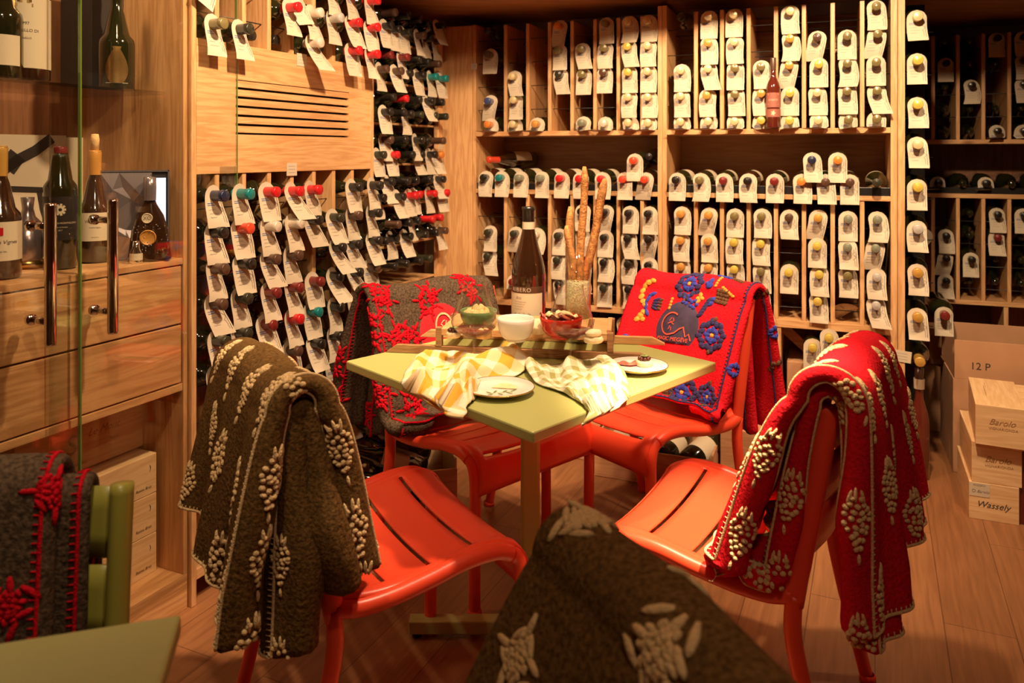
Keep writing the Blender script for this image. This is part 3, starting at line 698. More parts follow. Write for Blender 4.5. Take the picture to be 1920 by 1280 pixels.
# bottles on the glass shelf
SHZ = 1.450
o = winebottle('wine_bottle', 'big bottle with beige castle label on the glass shelf', tL(46, .12), .12, .40, .055, .235, 'glassbrown', 'cap_gold', .34, (.03, .20),
    [('1997', .010, 0, .135, 0), ('CASTELLO DI', .010, 0, .118, 0), ('BRUNELLO', .006, 0, .10, 0)], .5, z=SHZ, neckw=.018)
b = MB(); a = facing(o.location); r = .0565; fn = lambda px, py: (r*cos(a+px/r), r*sin(a+px/r), py)
squig(b, [(-.012, .185), (-.012, .21)], .006, fn); squig(b, [(.012, .185), (.012, .21)], .006, fn); squig(b, [(0, .183), (0, .204)], .022, fn); squig(b, [(-.018, .178), (.018, .178)], .008, fn)
obj('castle_print', b, M['gold'], o)
o = winebottle('wine_bottle', 'dark bottle with pink square label at the left end of the glass shelf', tL(2, .10), .10, .32, .045, .14, 'glassgreen', 'cap_gold', .26, (.03, .10), [], .3, z=SHZ)
# champagne bottle with shield label in front of black case
o = winebottle('champagne_bottle', 'dark bottle with beige shield label on the glass shelf, right of the post', tL(219, .17), .17, .32, .046, .13, 'glassgreen', 'cap_gold', .27, (.02, .021), [], .2, z=SHZ)
b = MB(); a = facing(o.location); r = .0485
pts = []
for i in range(13):
    z_ = .02+.10*i/12; wd = .030*sin(pi*min(1, (i+1.2)/14)**.75) if i < 12 else .012
    pts += [(r*cos(a-wd/r), r*sin(a-wd/r), z_), (r*cos(a-wd*.4/r), r*sin(a-wd*.4/r), z_), (r*cos(a+wd*.4/r), r*sin(a+wd*.4/r), z_), (r*cos(a+wd/r), r*sin(a+wd/r), z_)]
b.add(pts, [(4*i+j, 4*i+j+1, 4*i+j+5, 4*i+j+4) for i in range(12) for j in range(3)]); obj('shield_label', b, M['gold'], o)
tag(fl(boxobj('bottle_case', (tL(172, .25), tL(265, .25), .25, .38, SHZ, SHZ+.30), M['dark'])), 'upright black bottle case behind the shield-label bottle on the glass shelf', 'box')
# crates and boxes under the drawers
def lettering(parent, mat, items, fn, name='lettering'):
    b = MB()
    for s, size, x, y, sh in items: addtext(b, s, size, lambda px, py: fn(px+x, py+y), sh)
    return obj(name, b, M[mat], parent)
for i in range(3):
    z = .10+.1115*i
    o = tag(fl(boxobj('wine_crate', (-.36, .000, .10, .42, z, z+.1105), M['crate'], None, .002)), 'flat pine wine crate under the cabinet drawers, %s of three stacked' % ['lowest', 'middle', 'topmost'][i], 'crate', 'wine crates stacked under the cabinet')
    lettering(o, 'ink', [('Reims Brut', .0115, -.045, z+.022, .3), (')', .02, -.022, z+.075, 0)], lambda x, y: (x, .0990, y))
o = tag(fl(boxobj('wine_crate', (-.36, tL(268, .17), .17, .42, .4365, .585), M['crate'], None, .002)), 'pine crate with a burnt-in letter S, on top of the stacked crates', 'crate')
lettering(o, 'boarddark', [('S', .075, -.21, .508, .1), ('CHAMPAGNE', .015, -.20, .563, 0), ('Le Mont', .028, -.115, .528, .5), ('Reims', .012, -.08, .493, 0), ('GRAND CRU', .012, -.20, .455, 0)], lambda x, y: (x, .1692, y))
M['redbox'] = plain('dark_red_box', (.10, .008, .008), .12, coat=.8)
o = thing('gift_carton', 'glossy dark red box standing on the platform under the drawers', 'box', FL.w(0, 0, 0), FL.ang)
boxobj('box_body', (tL(303, .30), -.005, .30, .42, .101, .36), M['redbox'], o)
o.location = FL.w(0, 0, 0)
# ================================================================== chairs
def catmull(pts, n=6):
    P = [Vector(p) for p in pts]; P = [P[0]*2-P[1]]+P+[P[-1]*2-P[-2]]; out = []
    for i in range(1, len(P)-2):
        for j in range(n):
            t = j/n; a, b, c, d = P[i-1:i+3]
            out.append(.5*((2*b)+(c-a)*t+(2*a-5*b+4*c-d)*t*t+(3*b-a-3*c+d)*t**3))
    return out+[P[-2]]
SEAT = [(.228, .335), (.231, .375), (.224, .412), (.200, .438), (.155, .449), (.10, .445), (.04, .434), (-.02, .425), (-.08, .421), (-.13, .423), (-.175, .431), (-.20, .440)]
def chair(label, fcx, fcy, ang, mat='red', group=None, k=1.0):
    # fcx,fcy: middle of the seat's front edge; origin on the floor under the seat centre
    fx, fy = cos(ang), sin(ang)
    o = thing('metal_chair', label, 'chair', (fcx-.225*fx, fcy-.225*fy, 0), ang, group)
    m = M[mat]; hw = .237
    for s in (-1, 1):
        y = s*hw
        b = MB(); b.tube(catmull([(.212, y, .0), (.212, y, .12), (.214, y, .30), (.213, y, .375), (.200, y, .415), (.165, y, .436)], 5), [.0165]*26, 14); b.lathe([(0, 0), (.020, 0), (.020, .014), (.016, .018)], 14, org=(.212, y, 0)); obj('leg', b, m, o)
        b = MB(); b.tube(catmull([(.190, y, .424), (.15, y, .438), (.08, y, .436), (.0, y, .420), (-.08, y, .408), (-.15, y, .406), (-.20, y, .418)], 5), .0175, 14, flat=(1, 1)); obj('side_rail', b, m, o)
        b = MB(); b.tube(catmull([(-.275, y*1.03, 0), (-.245, y*1.02, .12), (-.215, y, .25), (-.198, y, .34), (-.200, y, .42)], 5), [.0155]*8+[.017]*13, 14); b.lathe([(0, 0), (.019, 0), (.019, .014), (.015, .018)], 14, org=(-.275, y*1.03, 0)); obj('leg', b, m, o)
        b = MB(); b.tube(catmull([(-.198, y, .40), (-.214, y, .50), (-.236, y, .62), (-.254, y, .73), (-.266, y, .797)], 5), [.018]*4+[.019]*17, 14, flat=(.85, 1.15)); obj('back_post', b, m, o)
    # pressed seat with slots
    path = catmull([(x, 0, z) for x, z in SEAT], 6); ln = [0]
    for i in range(1, len(path)): ln.append(ln[-1]+(path[i]-path[i-1]).length)
    def at(s_):
        s_ = max(0, min(ln[-1], s_))
        for i in range(1, len(ln)):
            if ln[i] >= s_: f = (s_-ln[i-1])/(ln[i]-ln[i-1]); return path[i-1].lerp(path[i], f)
        return path[-1]
    slots = [.105, .205, .305, .405]; sw = .0048
    S_ = sorted([ln[-1]*i/30 for i in range(31)]+[q+e for q in slots for e in (-sw, sw)])
    S_ = [v for v in S_ if v <= ln[-1] and not any(abs(v-q) < sw-1e-6 for q in slots)]
    Y_ = [-.237, -.222, -.21, -.203]+[-.195+.039*i for i in range(11)]+[.203, .21, .222, .237]
    b = MB(); vs = []
    for sv in S_:
        p = at(sv); up = min(1, max(0, (p.z-.34)/.08))
        for y in Y_:
            q = max(0, 1-(y/.2)**2); lip = .006*math.exp(-((abs(y)-.215)/.01)**2)*up
            vs.append((p.x-.002*q, y, p.z-(.011*q)*up+lip-.002))
    n = len(Y_)
    for j in range(len(S_)-1):
        gap = any(abs((S_[j]+S_[j+1])/2-q) < .001 for q in slots)
        for i in range(n-1):
            if gap and 3 <= i <= n-5: continue
            b.add([], [])
            b.f.append([j*n+i, j*n+i+1, (j+1)*n+i+1, (j+1)*n+i]); b.mi.append(0); b.sm.append(True)
    b.v = vs; obj('seat', b, m, o, solid=.005)
    for z0, z1, xb0, xb1 in ((.698, .794, -.247, -.264), (.590, .688, -.228, -.246), (.482, .580, -.210, -.227)):
        b = MB(); b.grid(16, 3, lambda u, v: (xb0+(xb1-xb0)*v-.035*(1-(2*u-1)**2), -hw+2*hw*u, z0+(z1-z0)*v)); obj('back_slat', b, m, o, solid=.005)
    return o
AA, AB, AC, AD = radians(30), radians(-47), radians(149), radians(218)
chA = chair('red metal chair in front left, half covered by the brown blanket with cream flowers', -.088, 1.910, AA)
chB = chair('red metal chair behind the table at left, under the charcoal and red blanket', .079, 2.336, AB)
chC = chair('red metal chair in front right, its post poking out of the red blanket', .308, 1.962, AC)
chD = chair('red metal chair behind the table at right, with the blue-flowered blanket', .252, 2.49, AD)
chE = chair('red metal chair nearest the camera, hidden under the foreground brown blanket', .635, .925, radians(23))
chF = chair('green metal chair at the lower left, tucked against the second green table', -.685, .62, radians(-76.5), 'greenchair')

# ================================================================== blankets
class Sheet:
    def __init__(s, r, Lf, Lb, sf, sb, y0, y1, amp=.012, lam=.17, ph=0, zt=.815, xb=-.270, zmin=None, kf=0, kb=0, sag=.0, pf=1.25, flare=0, ydrop=0, tilt=0, lk=0):
        s.__dict__.update(locals())
    def P(s, a, b):
        """a along the chair back (y), b arc length from ridge (+ seat side, - outer side)"""
        amid = (a-s.y0)/(s.y1-s.y0); sg = 1 if b > 0 else -1; r = s.r
        B = abs(b)*(1-(s.lk*amid if s.lk > 0 else -s.lk*(1-amid)) if b < 0 else 1)
        L = s.Lf if b > 0 else s.Lb; sp = (s.sf+s.kf*amid) if b > 0 else (s.sb+s.kb*amid)
        zt = s.zt-.012+s.tilt*(a/.27)*.016-s.sag*(1-(2*amid-1)**2)+.006*sin(a*17+s.ph)
        if B < r*pi/2: an = B/r; x = r*sin(an); z = r*cos(an); q = 0
        else:
            d = B-r*pi/2; D = max(.01, L-r*pi/2); q = d/D; c = sqrt(max(.2, 1-(sp/D)**2))
            x = r+sp*q**(1/s.pf); z = -d*c
        w_ = min(1, q*1.3)
        x += s.amp*w_*sin(2*pi*a/s.lam+s.ph+(1.7 if b < 0 else 0))+s.amp*.5*w_*sin(2*pi*a/(s.lam*.43)+2*s.ph)
        y = a*(1+s.flare*q)+s.amp*.35*w_*sin(9*b+s.ph)
        z = zt+z-(s.ydrop*q*abs(2*amid-1)**2)
        if s.zmin is not None and b > 0 and z < s.zmin: x += (s.zmin-z)*.85; z = s.zmin+.003*sin(40*x)
        return Vector((s.xb+sg*x, y, z))
    def N(s, a, b):
        e = .003; n = (s.P(a+e, b)-s.P(a-e, b)).cross(s.P(a, b+e)-s.P(a, b-e)); n.normalize()
        p = s.P(a, b); return -n if (p-Vector((s.xb, a, min(p.z, s.zt)-.06))).dot(n) < 0 else n
def blob(mb, S, a, b, rx, ry, rot, h=.0042, off=.0025, n=8):
    p = S.P(a, b); nn = S.N(a, b)
    ta = (S.P(a+.003, b)-S.P(a-.003, b)).normalized(); tb = nn.cross(ta).normalized()
    u = ta*cos(rot)+tb*sin(rot); v = -ta*sin(rot)+tb*cos(rot)
    R = Matrix((u, v, nn)).transposed()
    mb.ell(p+nn*(off+.001), rx, ry, h, R, n, 5)
def mot_ear(sc=1, rnd=random):      # ear-shaped sprig of knots: (da, db, rx, ry, rot)
    out = []
    for k, x in enumerate((-.5, -.1, .4)): out.append((x*.020, .046-abs(x)*.012, .0032, .014, -x*.5))
    for i in range(9):
        z = .034-.0098*i; wd = [.006, .011, .016, .019, .018, .015, .011, .007, .003][i]; k = max(1, round(wd/.0052))
        for j in range(k+1): out.append((-wd+2*wd*j/k+rnd.uniform(-.0015, .0015), z+rnd.uniform(-.003, .003)+abs(-1+2*j/k)*.006, rnd.uniform(.0048, .0068), rnd.uniform(.0042, .0055), rnd.uniform(-.8, .8)))
    out.append((0, -.058, .003, .010, 0))
    return [(a*sc, b*sc, rx*sc, ry*sc, r) for a, b, rx, ry, r in out]
def mot_star(sc=1, n=8, rnd=random):
    out = [(0, 0, .009, .009, 0)]+[(.011*cos(t), .011*sin(t), .007, .006, t) for t in [2*pi*i/6 for i in range(6)]]
    for k in range(n):
        t = 2*pi*k/n+rnd.uniform(-.1, .1); L = .030 if k % 2 else .042
        out.append((cos(t)*L, sin(t)*L, .019 if k % 2 else .022, .0062, t)); out.append((cos(t)*.016, sin(t)*.016, .008, .006, t))
        for s in (-.28, .28): out.append((cos(t+s)*L*.62, sin(t+s)*L*.62, .008, .005, t+s*2))
    return [(a*sc, b*sc, rx*sc, ry*sc, r) for a, b, rx, ry, r in out]
def mot_leafstar(sc=1, rnd=random):    # shaggy snow-flower of the charcoal blanket
    out = []
    for k in range(62):
        t = rnd.uniform(0, 2*pi); L = .040*sqrt(rnd.uniform(.0, 1)); out.append((cos(t)*L*.72, sin(t)*L*1.1, rnd.uniform(.006, .009), rnd.uniform(.0035, .005), rnd.uniform(0, 3)))
    for k in range(7):
        t = 2*pi*k/7+.3; out.append((cos(t)*.040, sin(t)*.050, .013, .004, t))
    return [(a*sc, b*sc, rx*sc, ry*sc, r) for a, b, rx, ry, r in out]
class Pad:
    """a folded blanket layer: outer face, rounded fold at the visible end, inner face behind it"""
    def __init__(s, S, sg, T0, T1, Wf=None, Wi=.10, cap=.5):
        s.S = S; s.sg = sg; s.T0 = T0; s.T1 = T1; s.Wf = Wf or (S.y1-S.y0-.002); s.Wi = Wi; s.yn = S.y1 if sg > 0 else S.y0
        s.Lf, s.Lb, s.xb, s.zt = S.Lf, S.Lb, S.xb, S.zt
    def T(s, b):
        L = s.Lf if b > 0 else s.Lb; B = min(abs(b), L); q = B/L; e = .022; f = 1
        if B > L-e: f = max(.12, sqrt(max(0, 1-((B-L+e)/e)**2)))
        return (s.T0+s.T1*min(1, q*1.6)*(1+.15*sin(b*23+s.S.ph)))*f
    def P(s, w, b):
        T = s.T(b); h = T/2; sg = s.sg
        if w >= 0: a = s.yn-sg*w; o = 0
        elif -w < pi*h: an = -w/h; a = s.yn+sg*h*sin(an); o = -h*(1-cos(an))
        else: a = s.yn-sg*(-w-pi*h); o = -T
        p = s.S.P(a, b)
        return p+s.S.N(a, b)*o if o else p
    def capw(s, b): return pi*s.T(b)/2
    def N(s, w, b):
        e = .003; n = (s.P(w+e, b)-s.P(w-e, b)).cross(s.P(w, b+e)-s.P(w, b-e)); n.normalize(); n = n*(1 if s.sg < 0 else -1)
        return n*s.flip
    flip = 1
    def fix(s):
        s.flip = 1; q = s.N(.2, -.2); s.flip = 1 if q.dot(s.S.N(s.yn-s.sg*.2, -.2)) > 0 else -1
    def mesh(s, name, mat, parent, nv=110):
        b = MB(); L = s.Lf+s.Lb; nf, nc, ni = 44, 8, 8; N_ = nf+nc+ni
        def fn(u, v):
            q = s.Lf-L*v; k = u*N_; c = s.capw(q)
            w = s.Wf*(1-k/nf) if k <= nf else -c*(k-nf)/nc if k <= nf+nc else -c-s.Wi*(k-nf-nc)/ni
            return s.P(w, q)
        b.grid(N_, nv, fn); return obj(name, b, M[mat], parent, solid=.006)
    def stitch(s, mb, inner=True, far=False, step=.009, r=.0012, cord=.0030, ln=.010):
        L = s.Lf+s.Lb; n = 170
        lines = [[(.003, s.Lf-L*i/n, 1, 0) for i in range(n+1)]]
        if inner: lines.append([(None, s.Lf-L*i/n, -1, 0) for i in range(n+1)])
        if far: lines.append([(s.Wf, s.Lf-L*i/n, -1, 0) for i in range(n+1)])
        for q, sb in ((s.Lf-.002, -1), (-s.Lb+.002, 1)): lines.append([(.003+(s.Wf-.003)*i/70, q, 0, sb) for i in range(71)])
        for ls in lines:
            pts = []; acc = 0; ls2 = [((-s.capw(b)*.97 if w is None else w), b, dw, db) for w, b, dw, db in ls]
            for w, b, dw, db in ls2: pts.append(s.P(w, b)+s.N(w, b)*.004)
            mb.tube(pts, cord, 6)
            for i in range(1, len(pts)):
                acc += (pts[i]-pts[i-1]).length
                if acc >= step:
                    acc = 0; w, b, dw, db = ls2[i]; q = [(w+dw*ln*k/2, b+db*ln*k/2) for k in range(3)]
                    mb.tube([s.P(*t)+s.N(*t)*.0045 for t in q], r, 5)
def blanket(ch, label, pads, wmat, st='ecream', flags=None):
    o = thing('blanket', label, 'blanket', ch.location, ch.rotation_euler.z)
    b = MB()
    for i, p in enumerate(pads):
        p.fix(); p.mesh('wool_layer', wmat, o); fl_ = (flags or {}).get(i, {})
        if fl_ is not None: p.stitch(b, **fl_)
    if b.v: obj('blanket_stitch', b, M[st], o)
    return o
def embroider(o, S, items, mat, name='embroidered_flower'):
    for w0, b0, rot, mot in items:
        b = MB(); c, s_ = cos(rot), sin(rot)
        for dw, db, rx, ry, r in mot:
            w, q = w0+dw*c-db*s_, b0+dw*s_+db*c
            if -S.Lb+.006 < q < S.Lf-.006 and w < S.Wf-.003 and w > -S.capw(q)-.03: blob(b, S, w, q, rx, ry, -r-rot, n=7)
        if b.v: obj(name, b, M[mat], o)
rm = random.Random(17)
def scatter_ears(S, da=.150, db=.175, sc=1.12, jit=.012, w0=.035, skip=lambda a, b: False):
    it = []; k = 0; q = -S.Lb+.06
    while q < S.Lf:
        a = w0+(k % 2)*da/2
        while a < S.Wf:
            if not skip(a, q): it.append((a+rm.uniform(-jit, jit), q+rm.uniform(-jit, jit), (pi if q > 0 else 0)+rm.uniform(-.15, .15), mot_ear(sc*rm.uniform(.9, 1.1), rm)))
            a += da
        q += db; k += 1
    return it
# A: brown blanket with cream flowers (front left chair); near end is y = -.27
SA = [Pad(Sheet(.062, .42, .49, .085, .06, -.285, .270, .020, .23, .4, kb=.0, kf=-.04, zt=.806, pf=1.5, tilt=-1, lk=.22), -1, .022, .040),
      Pad(Sheet(.032, .38, .47, .085, .018, -.268, .16, .010, .17, 1.9, zt=.800, tilt=-1), -1, .030, .045)]
bA = blanket(chA, 'brown wool blanket with cream ears of grain over the front left chair', SA, 'wbrown', flags={1: dict(inner=False)})
EAR = lambda w, b, r=0, k=1.1: (w, b, (pi if b > 0 else 0)+r, mot_ear(k, rm))
embroider(bA, SA[0], scatter_ears(SA[0]), 'ecream')
embroider(bA, SA[0], [EAR(-.03, -.02, 1.4), EAR(-.045, -.20), EAR(-.05, -.34), EAR(-.045, -.49), EAR(-.04, .17), EAR(-.045, .33), EAR(-.04, .45)], 'ecream')
embroider(bA, SA[1], [EAR(-.01, -.30, 0, .9), EAR(-.01, -.48, 0, .9), EAR(-.012, .22, 0, .9), EAR(-.01, .36, 0, .9)], 'ecream')
# C: red blanket with cream flowers (front right chair); near end is y = +.27
SCs = [Pad(Sheet(.066, .49, .515, .12, .075, -.275, .292, .018, .24, 2.2, kb=-.05, kf=.03, zt=.806, zmin=.466, pf=1.5, tilt=1, lk=-.20), 1, .020, .030),
       Pad(Sheet(.042, .46, .50, .075, .05, -.16, .268, .014, .20, .9, zt=.803, zmin=.470, tilt=1), 1, .016, .026)]
bC = blanket(chC, 'red wool blanket with cream ears of grain over the front right chair', SCs, 'wred')
embroider(bC, SCs[0], scatter_ears(SCs[0]), 'ecream')
embroider(bC, SCs[0], [EAR(-.03, -.06, .3), EAR(-.03, -.30), EAR(-.03, -.52), EAR(-.03, .22), EAR(-.03, .40)], 'ecream')
embroider(bC, SCs[1], [EAR(-.02, -.06, .3), EAR(-.03, -.31), EAR(-.03, -.49), EAR(-.02, .25), EAR(-.02, .42)], 'ecream')
# B: charcoal blanket with red flowers (back left chair); near/left end is y = -.27
SBs = [Pad(Sheet(.056, .50, .54, .11, .14, -.285, .215, .010, .26, .8, zt=.803, zmin=.470, pf=1.3, tilt=-.5), -1, .016, .026),
       Pad(Sheet(.032, .42, .50, .075, .065, -.205, .15, .012, .20, 2.0, zt=.800, zmin=.474, tilt=-.5), -1, .014, .016)]
bB = blanket(chB, 'charcoal wool blanket with red snowflakes and a round red badge on the back left chair', SBs, 'wgrey', st='ered')
embroider(bB, SBs[0], [(w_, q, r_, mot_leafstar(1.25, rm)) for w_, q, r_ in ((.205, .085, .3), (.385, .055, -.3), (.03, .06, 0), (.06, .20, .5), (.105, .21, .5), (.08, .40, 0), (.24, .42, .2), (.42, .40, .1), (.11, -.10, .2), (.3, -.1, 0), (.05, -.24, 0), (.2, -.26, 0), (.03, -.40, 0), (.15, -.46, 0), (-.03, .16, 0), (-.03, .34, 0), (-.02, -.3, 0), (-.03, -.44, 0))], 'ered')
embroider(bB, SBs[1], [(w_, q, r_, mot_leafstar(1.0, rm)) for w_, q, r_ in ((-.01, .2, 0), (-.01, .34, .5), (-.01, -.25, 0), (-.01, -.42, .2))], 'ered')
def patch(o, S, a0, b0, r, mat, name, cut=None, sy=1.0):
    b = MB(); n = 48; vs = [S.P(a0, b0)+S.N(a0, b0)*.0055]
    for k in range(1, 7):
        for j in range(n):
            t = 2*pi*j/n; a = a0+r*k/6*cos(t); q = b0-r*k/6*sin(t)*sy
            if cut is not None: q = min(q, b0+cut)
            vs.append(S.P(a, q)+S.N(a, q)*(.0055 if k < 6 else .003))
    fs = [(0, 1+j, 1+(j+1) % n) for j in range(n)]+[(1+k*n+j, 1+(k+1)*n+j, 1+(k+1)*n+(j+1) % n, 1+k*n+(j+1) % n) for k in range(5) for j in range(n)]
    b.add(vs, fs); return obj(name, b, M[mat], o)
def onsheet(S, a0, b0, sg=1): return lambda x, y: S.P(a0+sg*x, b0-y)+S.N(a0+sg*x, b0-y)*.0092
pB = patch(bB, SBs[0], .235, .190, .088, 'patchred', 'badge')
b = MB(); f_ = onsheet(SBs[0], .235, .190, 1)
circ = [(.008+.032*cos(t), .012+.042*sin(t)) for t in [radians(-60+300*i/30) for i in range(31)]]
squig(b, circ, .0062, f_)
for x, y, an in ((.008, .016, .5), (.018, .010, 1.2), (.002, .004, 2.2), (.014, -.004, -.4), (.006, -.014, .7), (.020, -.012, 1.7), (.030, .004, .4), (.045, -.006, 1.1), (.038, .006, 2.4)):
    squig(b, [(x-.008*cos(an), y+.012-.008*sin(an)), (x, y+.014), (x+.008*cos(an), y+.012+.008*sin(an))], .0034, f_)
obj('badge_outline', b, M['ecream'], bB)
# D: red blanket with blue and orange flowers (back right chair); near/right end is y = +.27
SD = [Pad(Sheet(.056, .47, .56, .15, .11, -.232, .262, .010, .26, .3, zt=.803, zmin=.470, pf=1.3, tilt=.5), 1, .014, .020),
      Pad(Sheet(.032, .40, .52, .05, .06, -.16, .195, .010, .20, 1.1, zt=.800, zmin=.474, tilt=.5), 1, .014, .020)]
bD = blanket(chD, 'red blanket with blue and orange flowers and dark badge on the back right chair', SD, 'wred', st='enavy')
def flower(k=1):
    pet = [(cos(t)*.017*k, sin(t)*.017*k, .0125*k, .0080*k, t) for t in [2*pi*i/8 for i in range(8)]]
    lea = [(cos(t)*(.036+.006*(i % 2))*k, sin(t)*(.036+.006*(i % 2))*k, .0135*k, .0095*k, t+.35) for i, t in enumerate([2*pi*(i+.5)/16 for i in range(16)])]
    return pet, lea, [(0, 0, .0075*k, .0075*k, 0)]
E1, E2, E3, E4 = [], [], [], []
for a, q, k in ((.040, .060, 1.15), (.185, .215, 1.1), (-.02, .42, 1), (.13, .42, 1.1), (.22, .41, .9), (-.18, .33, 1), (.2, -.2, 1), (.1, -.33, 1.1), (.22, -.44, 1), (-.05, -.15, 1), (-.1, -.4, 1)):
    p, l, c = flower(k); E1.append((a, q, 0, p)); E2.append((a, q, 0, l)); E3.append((a, q, 0, c)); E4.append((a, q, 0, [(0, .050*k, .010, .008, 1.5), (0, -.050*k, .010, .008, 1.5), (.008, .043*k, .008, .007, 1)]))
E3.append((-.135, .10, 0, [(-.008, .035, .015, .011, .3), (-.022, .020, .015, .012, .8), (-.026, .000, .014, .012, 1.4), (-.024, -.018, .015, .011, 1.2), (-.010, -.034, .016, .012, .2), (.008, -.044, .015, .010, -.2), (.006, .046, .014, .010, .0)]))
E3.append((-.140, .185, 0, [(-.006, .016, .015, .011, .6), (.004, .0, .015, .012, .2), (.012, -.014, .014, .011, 0), (.018, .012, .012, .010, .4)]))
E1.append((-.112, .13, 0, [(-.000, -.026, .020, .0085, .5), (-.012, -.006, .020, .0085, 1.2), (-.012, .018, .020, .0085, 1.9), (.000, .040, .018, .0085, 2.3)]))
E2.append((-.082, .135, 0, [(.0, .016-.0105*i, .019, .0062, -.25+.2*i) for i in range(4)])); E4.append((-.062, .135, 0, [(.0, .016-.0105*i, .010, .006, -.25+.2*i) for i in range(4)]))
E1.append((.050, .115, 0, [(cos(t)*.013, sin(t)*.013, .0085, .0085, 0) for t in [i*1.25 for i in range(5)]])); E1.append((.085, .128, 0, [(cos(t)*.012, sin(t)*.012, .0085, .008, 0) for t in [i*1.25 for i in range(5)]]))
E3.append((-.015, .13, 0, [(0, -.016+.011*i, .007, .007, 0) for i in range(4)])); E3.append((.10, .105, 0, [(0, .012, .012, .007, 1), (.010, .0, .011, .008, 0), (0, -.010, .012, .008, 2), (-.006, .002, .009, .008, 0)]))
E1.append((.125, .050, 0, [(0, .008, .016, .012, .5), (.0, -.010, .014, .010, 1.5), (-.010, .002, .010, .009, 0)])); E2.append((.135, .130, 0, [(-.012+.004*i, .028-.011*i, .015, .008, .7) for i in range(6)]))
E4.append((.185, .085, 0, [(.012*(i % 4)-.018, .012*(i//4)-.018, .0095, .0085, .5*i) for i in range(16)])); E1.append((.150, .105, 0, [(0, .01, .013, .009, .8), (.006, -.006, .012, .009, .2)])); E3.append((.20, .055, 0, [(-.02+.009*i, .004*i, .007, .006, 0) for i in range(6)]))
E3.append((.15, .035, 0, [(0, -.02+.01*i, .0065, .006, 0) for i in range(5)])); E4.append((.075, .42, 0, [(.012*(i % 3)-.012, .011*(i//3)-.022, .010, .008, .3*i) for i in range(15)]))
E4.append((-.2, -.02, 0, [(.012*(i % 4)-.018, .010*(i//4), .009, .006, .3*i) for i in range(8)])); E1.append((.15, .005, 0, [(-.016+.014*i, 0, .012, .007, .3) for i in range(4)])); E4.append((.21, .005, 0, [(-.016+.012*i, .003*i, .011, .008, .3) for i in range(4)]))
E1.append((-.17, .27, 0, [(0, .0, .014, .010, 0), (.012, .010, .012, .008, 0), (-.01, .012, .012, .009, 0), (.0, .022, .010, .008, 0)]))
big = lambda L_: [(.277-a, q, r_, [(-x, y, rx, ry, -r) for x, y, rx, ry, r in m_]) for a, q, r_, m_ in L_]
for E_, mt, nm in ((E1, 'eblue', 'blue_petals'), (E2, 'enavy', 'dark_leaves'), (E3, 'eorange', 'orange_petals'), (E4, 'ebrown', 'brown_petals')): embroider(bD, SD[0], big(E_), mt, nm)
p_, l_, c_ = flower(.9)
embroider(bD, SD[0], [(-.02, -.2, 0, p_), (-.02, .3, 0, p_), (-.02, -.46, 0, p_)], 'eblue', 'blue_petals'); embroider(bD, SD[0], [(-.02, -.09, 0, l_[:8]), (-.02, -.34, 0, l_[:8])], 'ebrown', 'brown_petals')
PW, PB_ = .237, .212
patch(bD, SD[0], PW, PB_, .092, 'patchnavy', 'badge', cut=.055, sy=.98)
b = MB(); f0 = onsheet(SD[0], PW, PB_); f_ = lambda x, y: f0(-x*1.18, y*1.12)
squig(b, [(-.020+.036*cos(t)*.95, .010+.034*sin(t)) for t in [radians(55+240*i/24) for i in range(25)]]+[(.004, -.018), (.018, -.004), (.030, .002), (.044, -.026), (.054, -.016), (.066, -.034)], .0040, f_)
for x, y, an in ((-.022, .024, 1.0), (-.010, .022, 2.0), (-.024, .012, .3), (-.010, .010, 2.7), (-.020, -.002, 1.4), (-.012, -.006, 1.9), (-.016, .016, .0)):
    squig(b, [(x-.006*cos(an), y-.006*sin(an)), (x+.001, y), (x+.006*cos(an), y+.006*sin(an))], .0022, f_)
addtext(b, 'MAGIC MEGÈVE', .0168, lambda x, y: f_(x-.002, y-.037), 0, 1.0)
obj('badge_print', b, M['orangeprint'], bD)
# E: foreground brown blanket; far end y=+.27
SE = [Pad(Sheet(.050, .48, .56, .10, .20, -.27, .270, .010, .30, .4, zt=.806, pf=1.1, kb=.03), 1, .016, .020), Pad(Sheet(.028, .44, .50, .04, .06, -.20, .19, .012, .17, 2.0, zt=.800), 1, .012, .01)]
bE = blanket(chE, 'brown blanket with big cream snowflakes in the immediate foreground, nearest the camera', SE, 'wbrown', flags={0: None, 1: None})
embroider(bE, SE[0], [(.035, .0, .2, mot_star(.85, 9, rm)), (.062, -.165, .2, mot_star(.80, 9, rm)), (.262, -.055, -.2, mot_star(.92, 10, rm)), (.19, .06, 0, mot_star(.8, 8, rm)), (.17, -.33, .3, mot_star(.9, 9, rm)), (.40, -.20, .1, mot_star(.9, 9, rm)), (.40, .06, .1, mot_star(.9, 9, rm))], 'ecream', 'embroidered_snowflake')
# F: charcoal blanket with red snowflakes on the green chair; seat side faces us
SF = [Pad(Sheet(.052, .50, .50, .07, .10, -.28, .150, .008, .30, .4, zt=.800, pf=1.1, zmin=.47), 1, .016, .016), Pad(Sheet(.030, .46, .46, .03, .03, -.25, .190, .008, .17, 2.0, zt=.800, zmin=.474), 1, .012, .01)]
bF = blanket(chF, 'charcoal blanket with red snowflakes over the green chair at the lower left', SF, 'wgrey', st='ered')
embroider(bF, SF[0], [(.155, .30, .2, mot_star(1.0, 9, rm)), (.04, .20, 0, mot_star(.8, 7, rm)), (.14, .03, 0, mot_star(1.0, 8, rm)), (.3, .12, 0, mot_star(1.0, 8, rm)), (.3, .33, 0, mot_star(1.0, 8, rm)), (-.01, .06, 0, mot_star(.7, 8, rm))], 'ered', 'embroidered_snowflake')
embroider(bF, SF[1], [(.02, .32, 0, mot_star(.8, 8, rm))], 'ered', 'embroidered_snowflake')
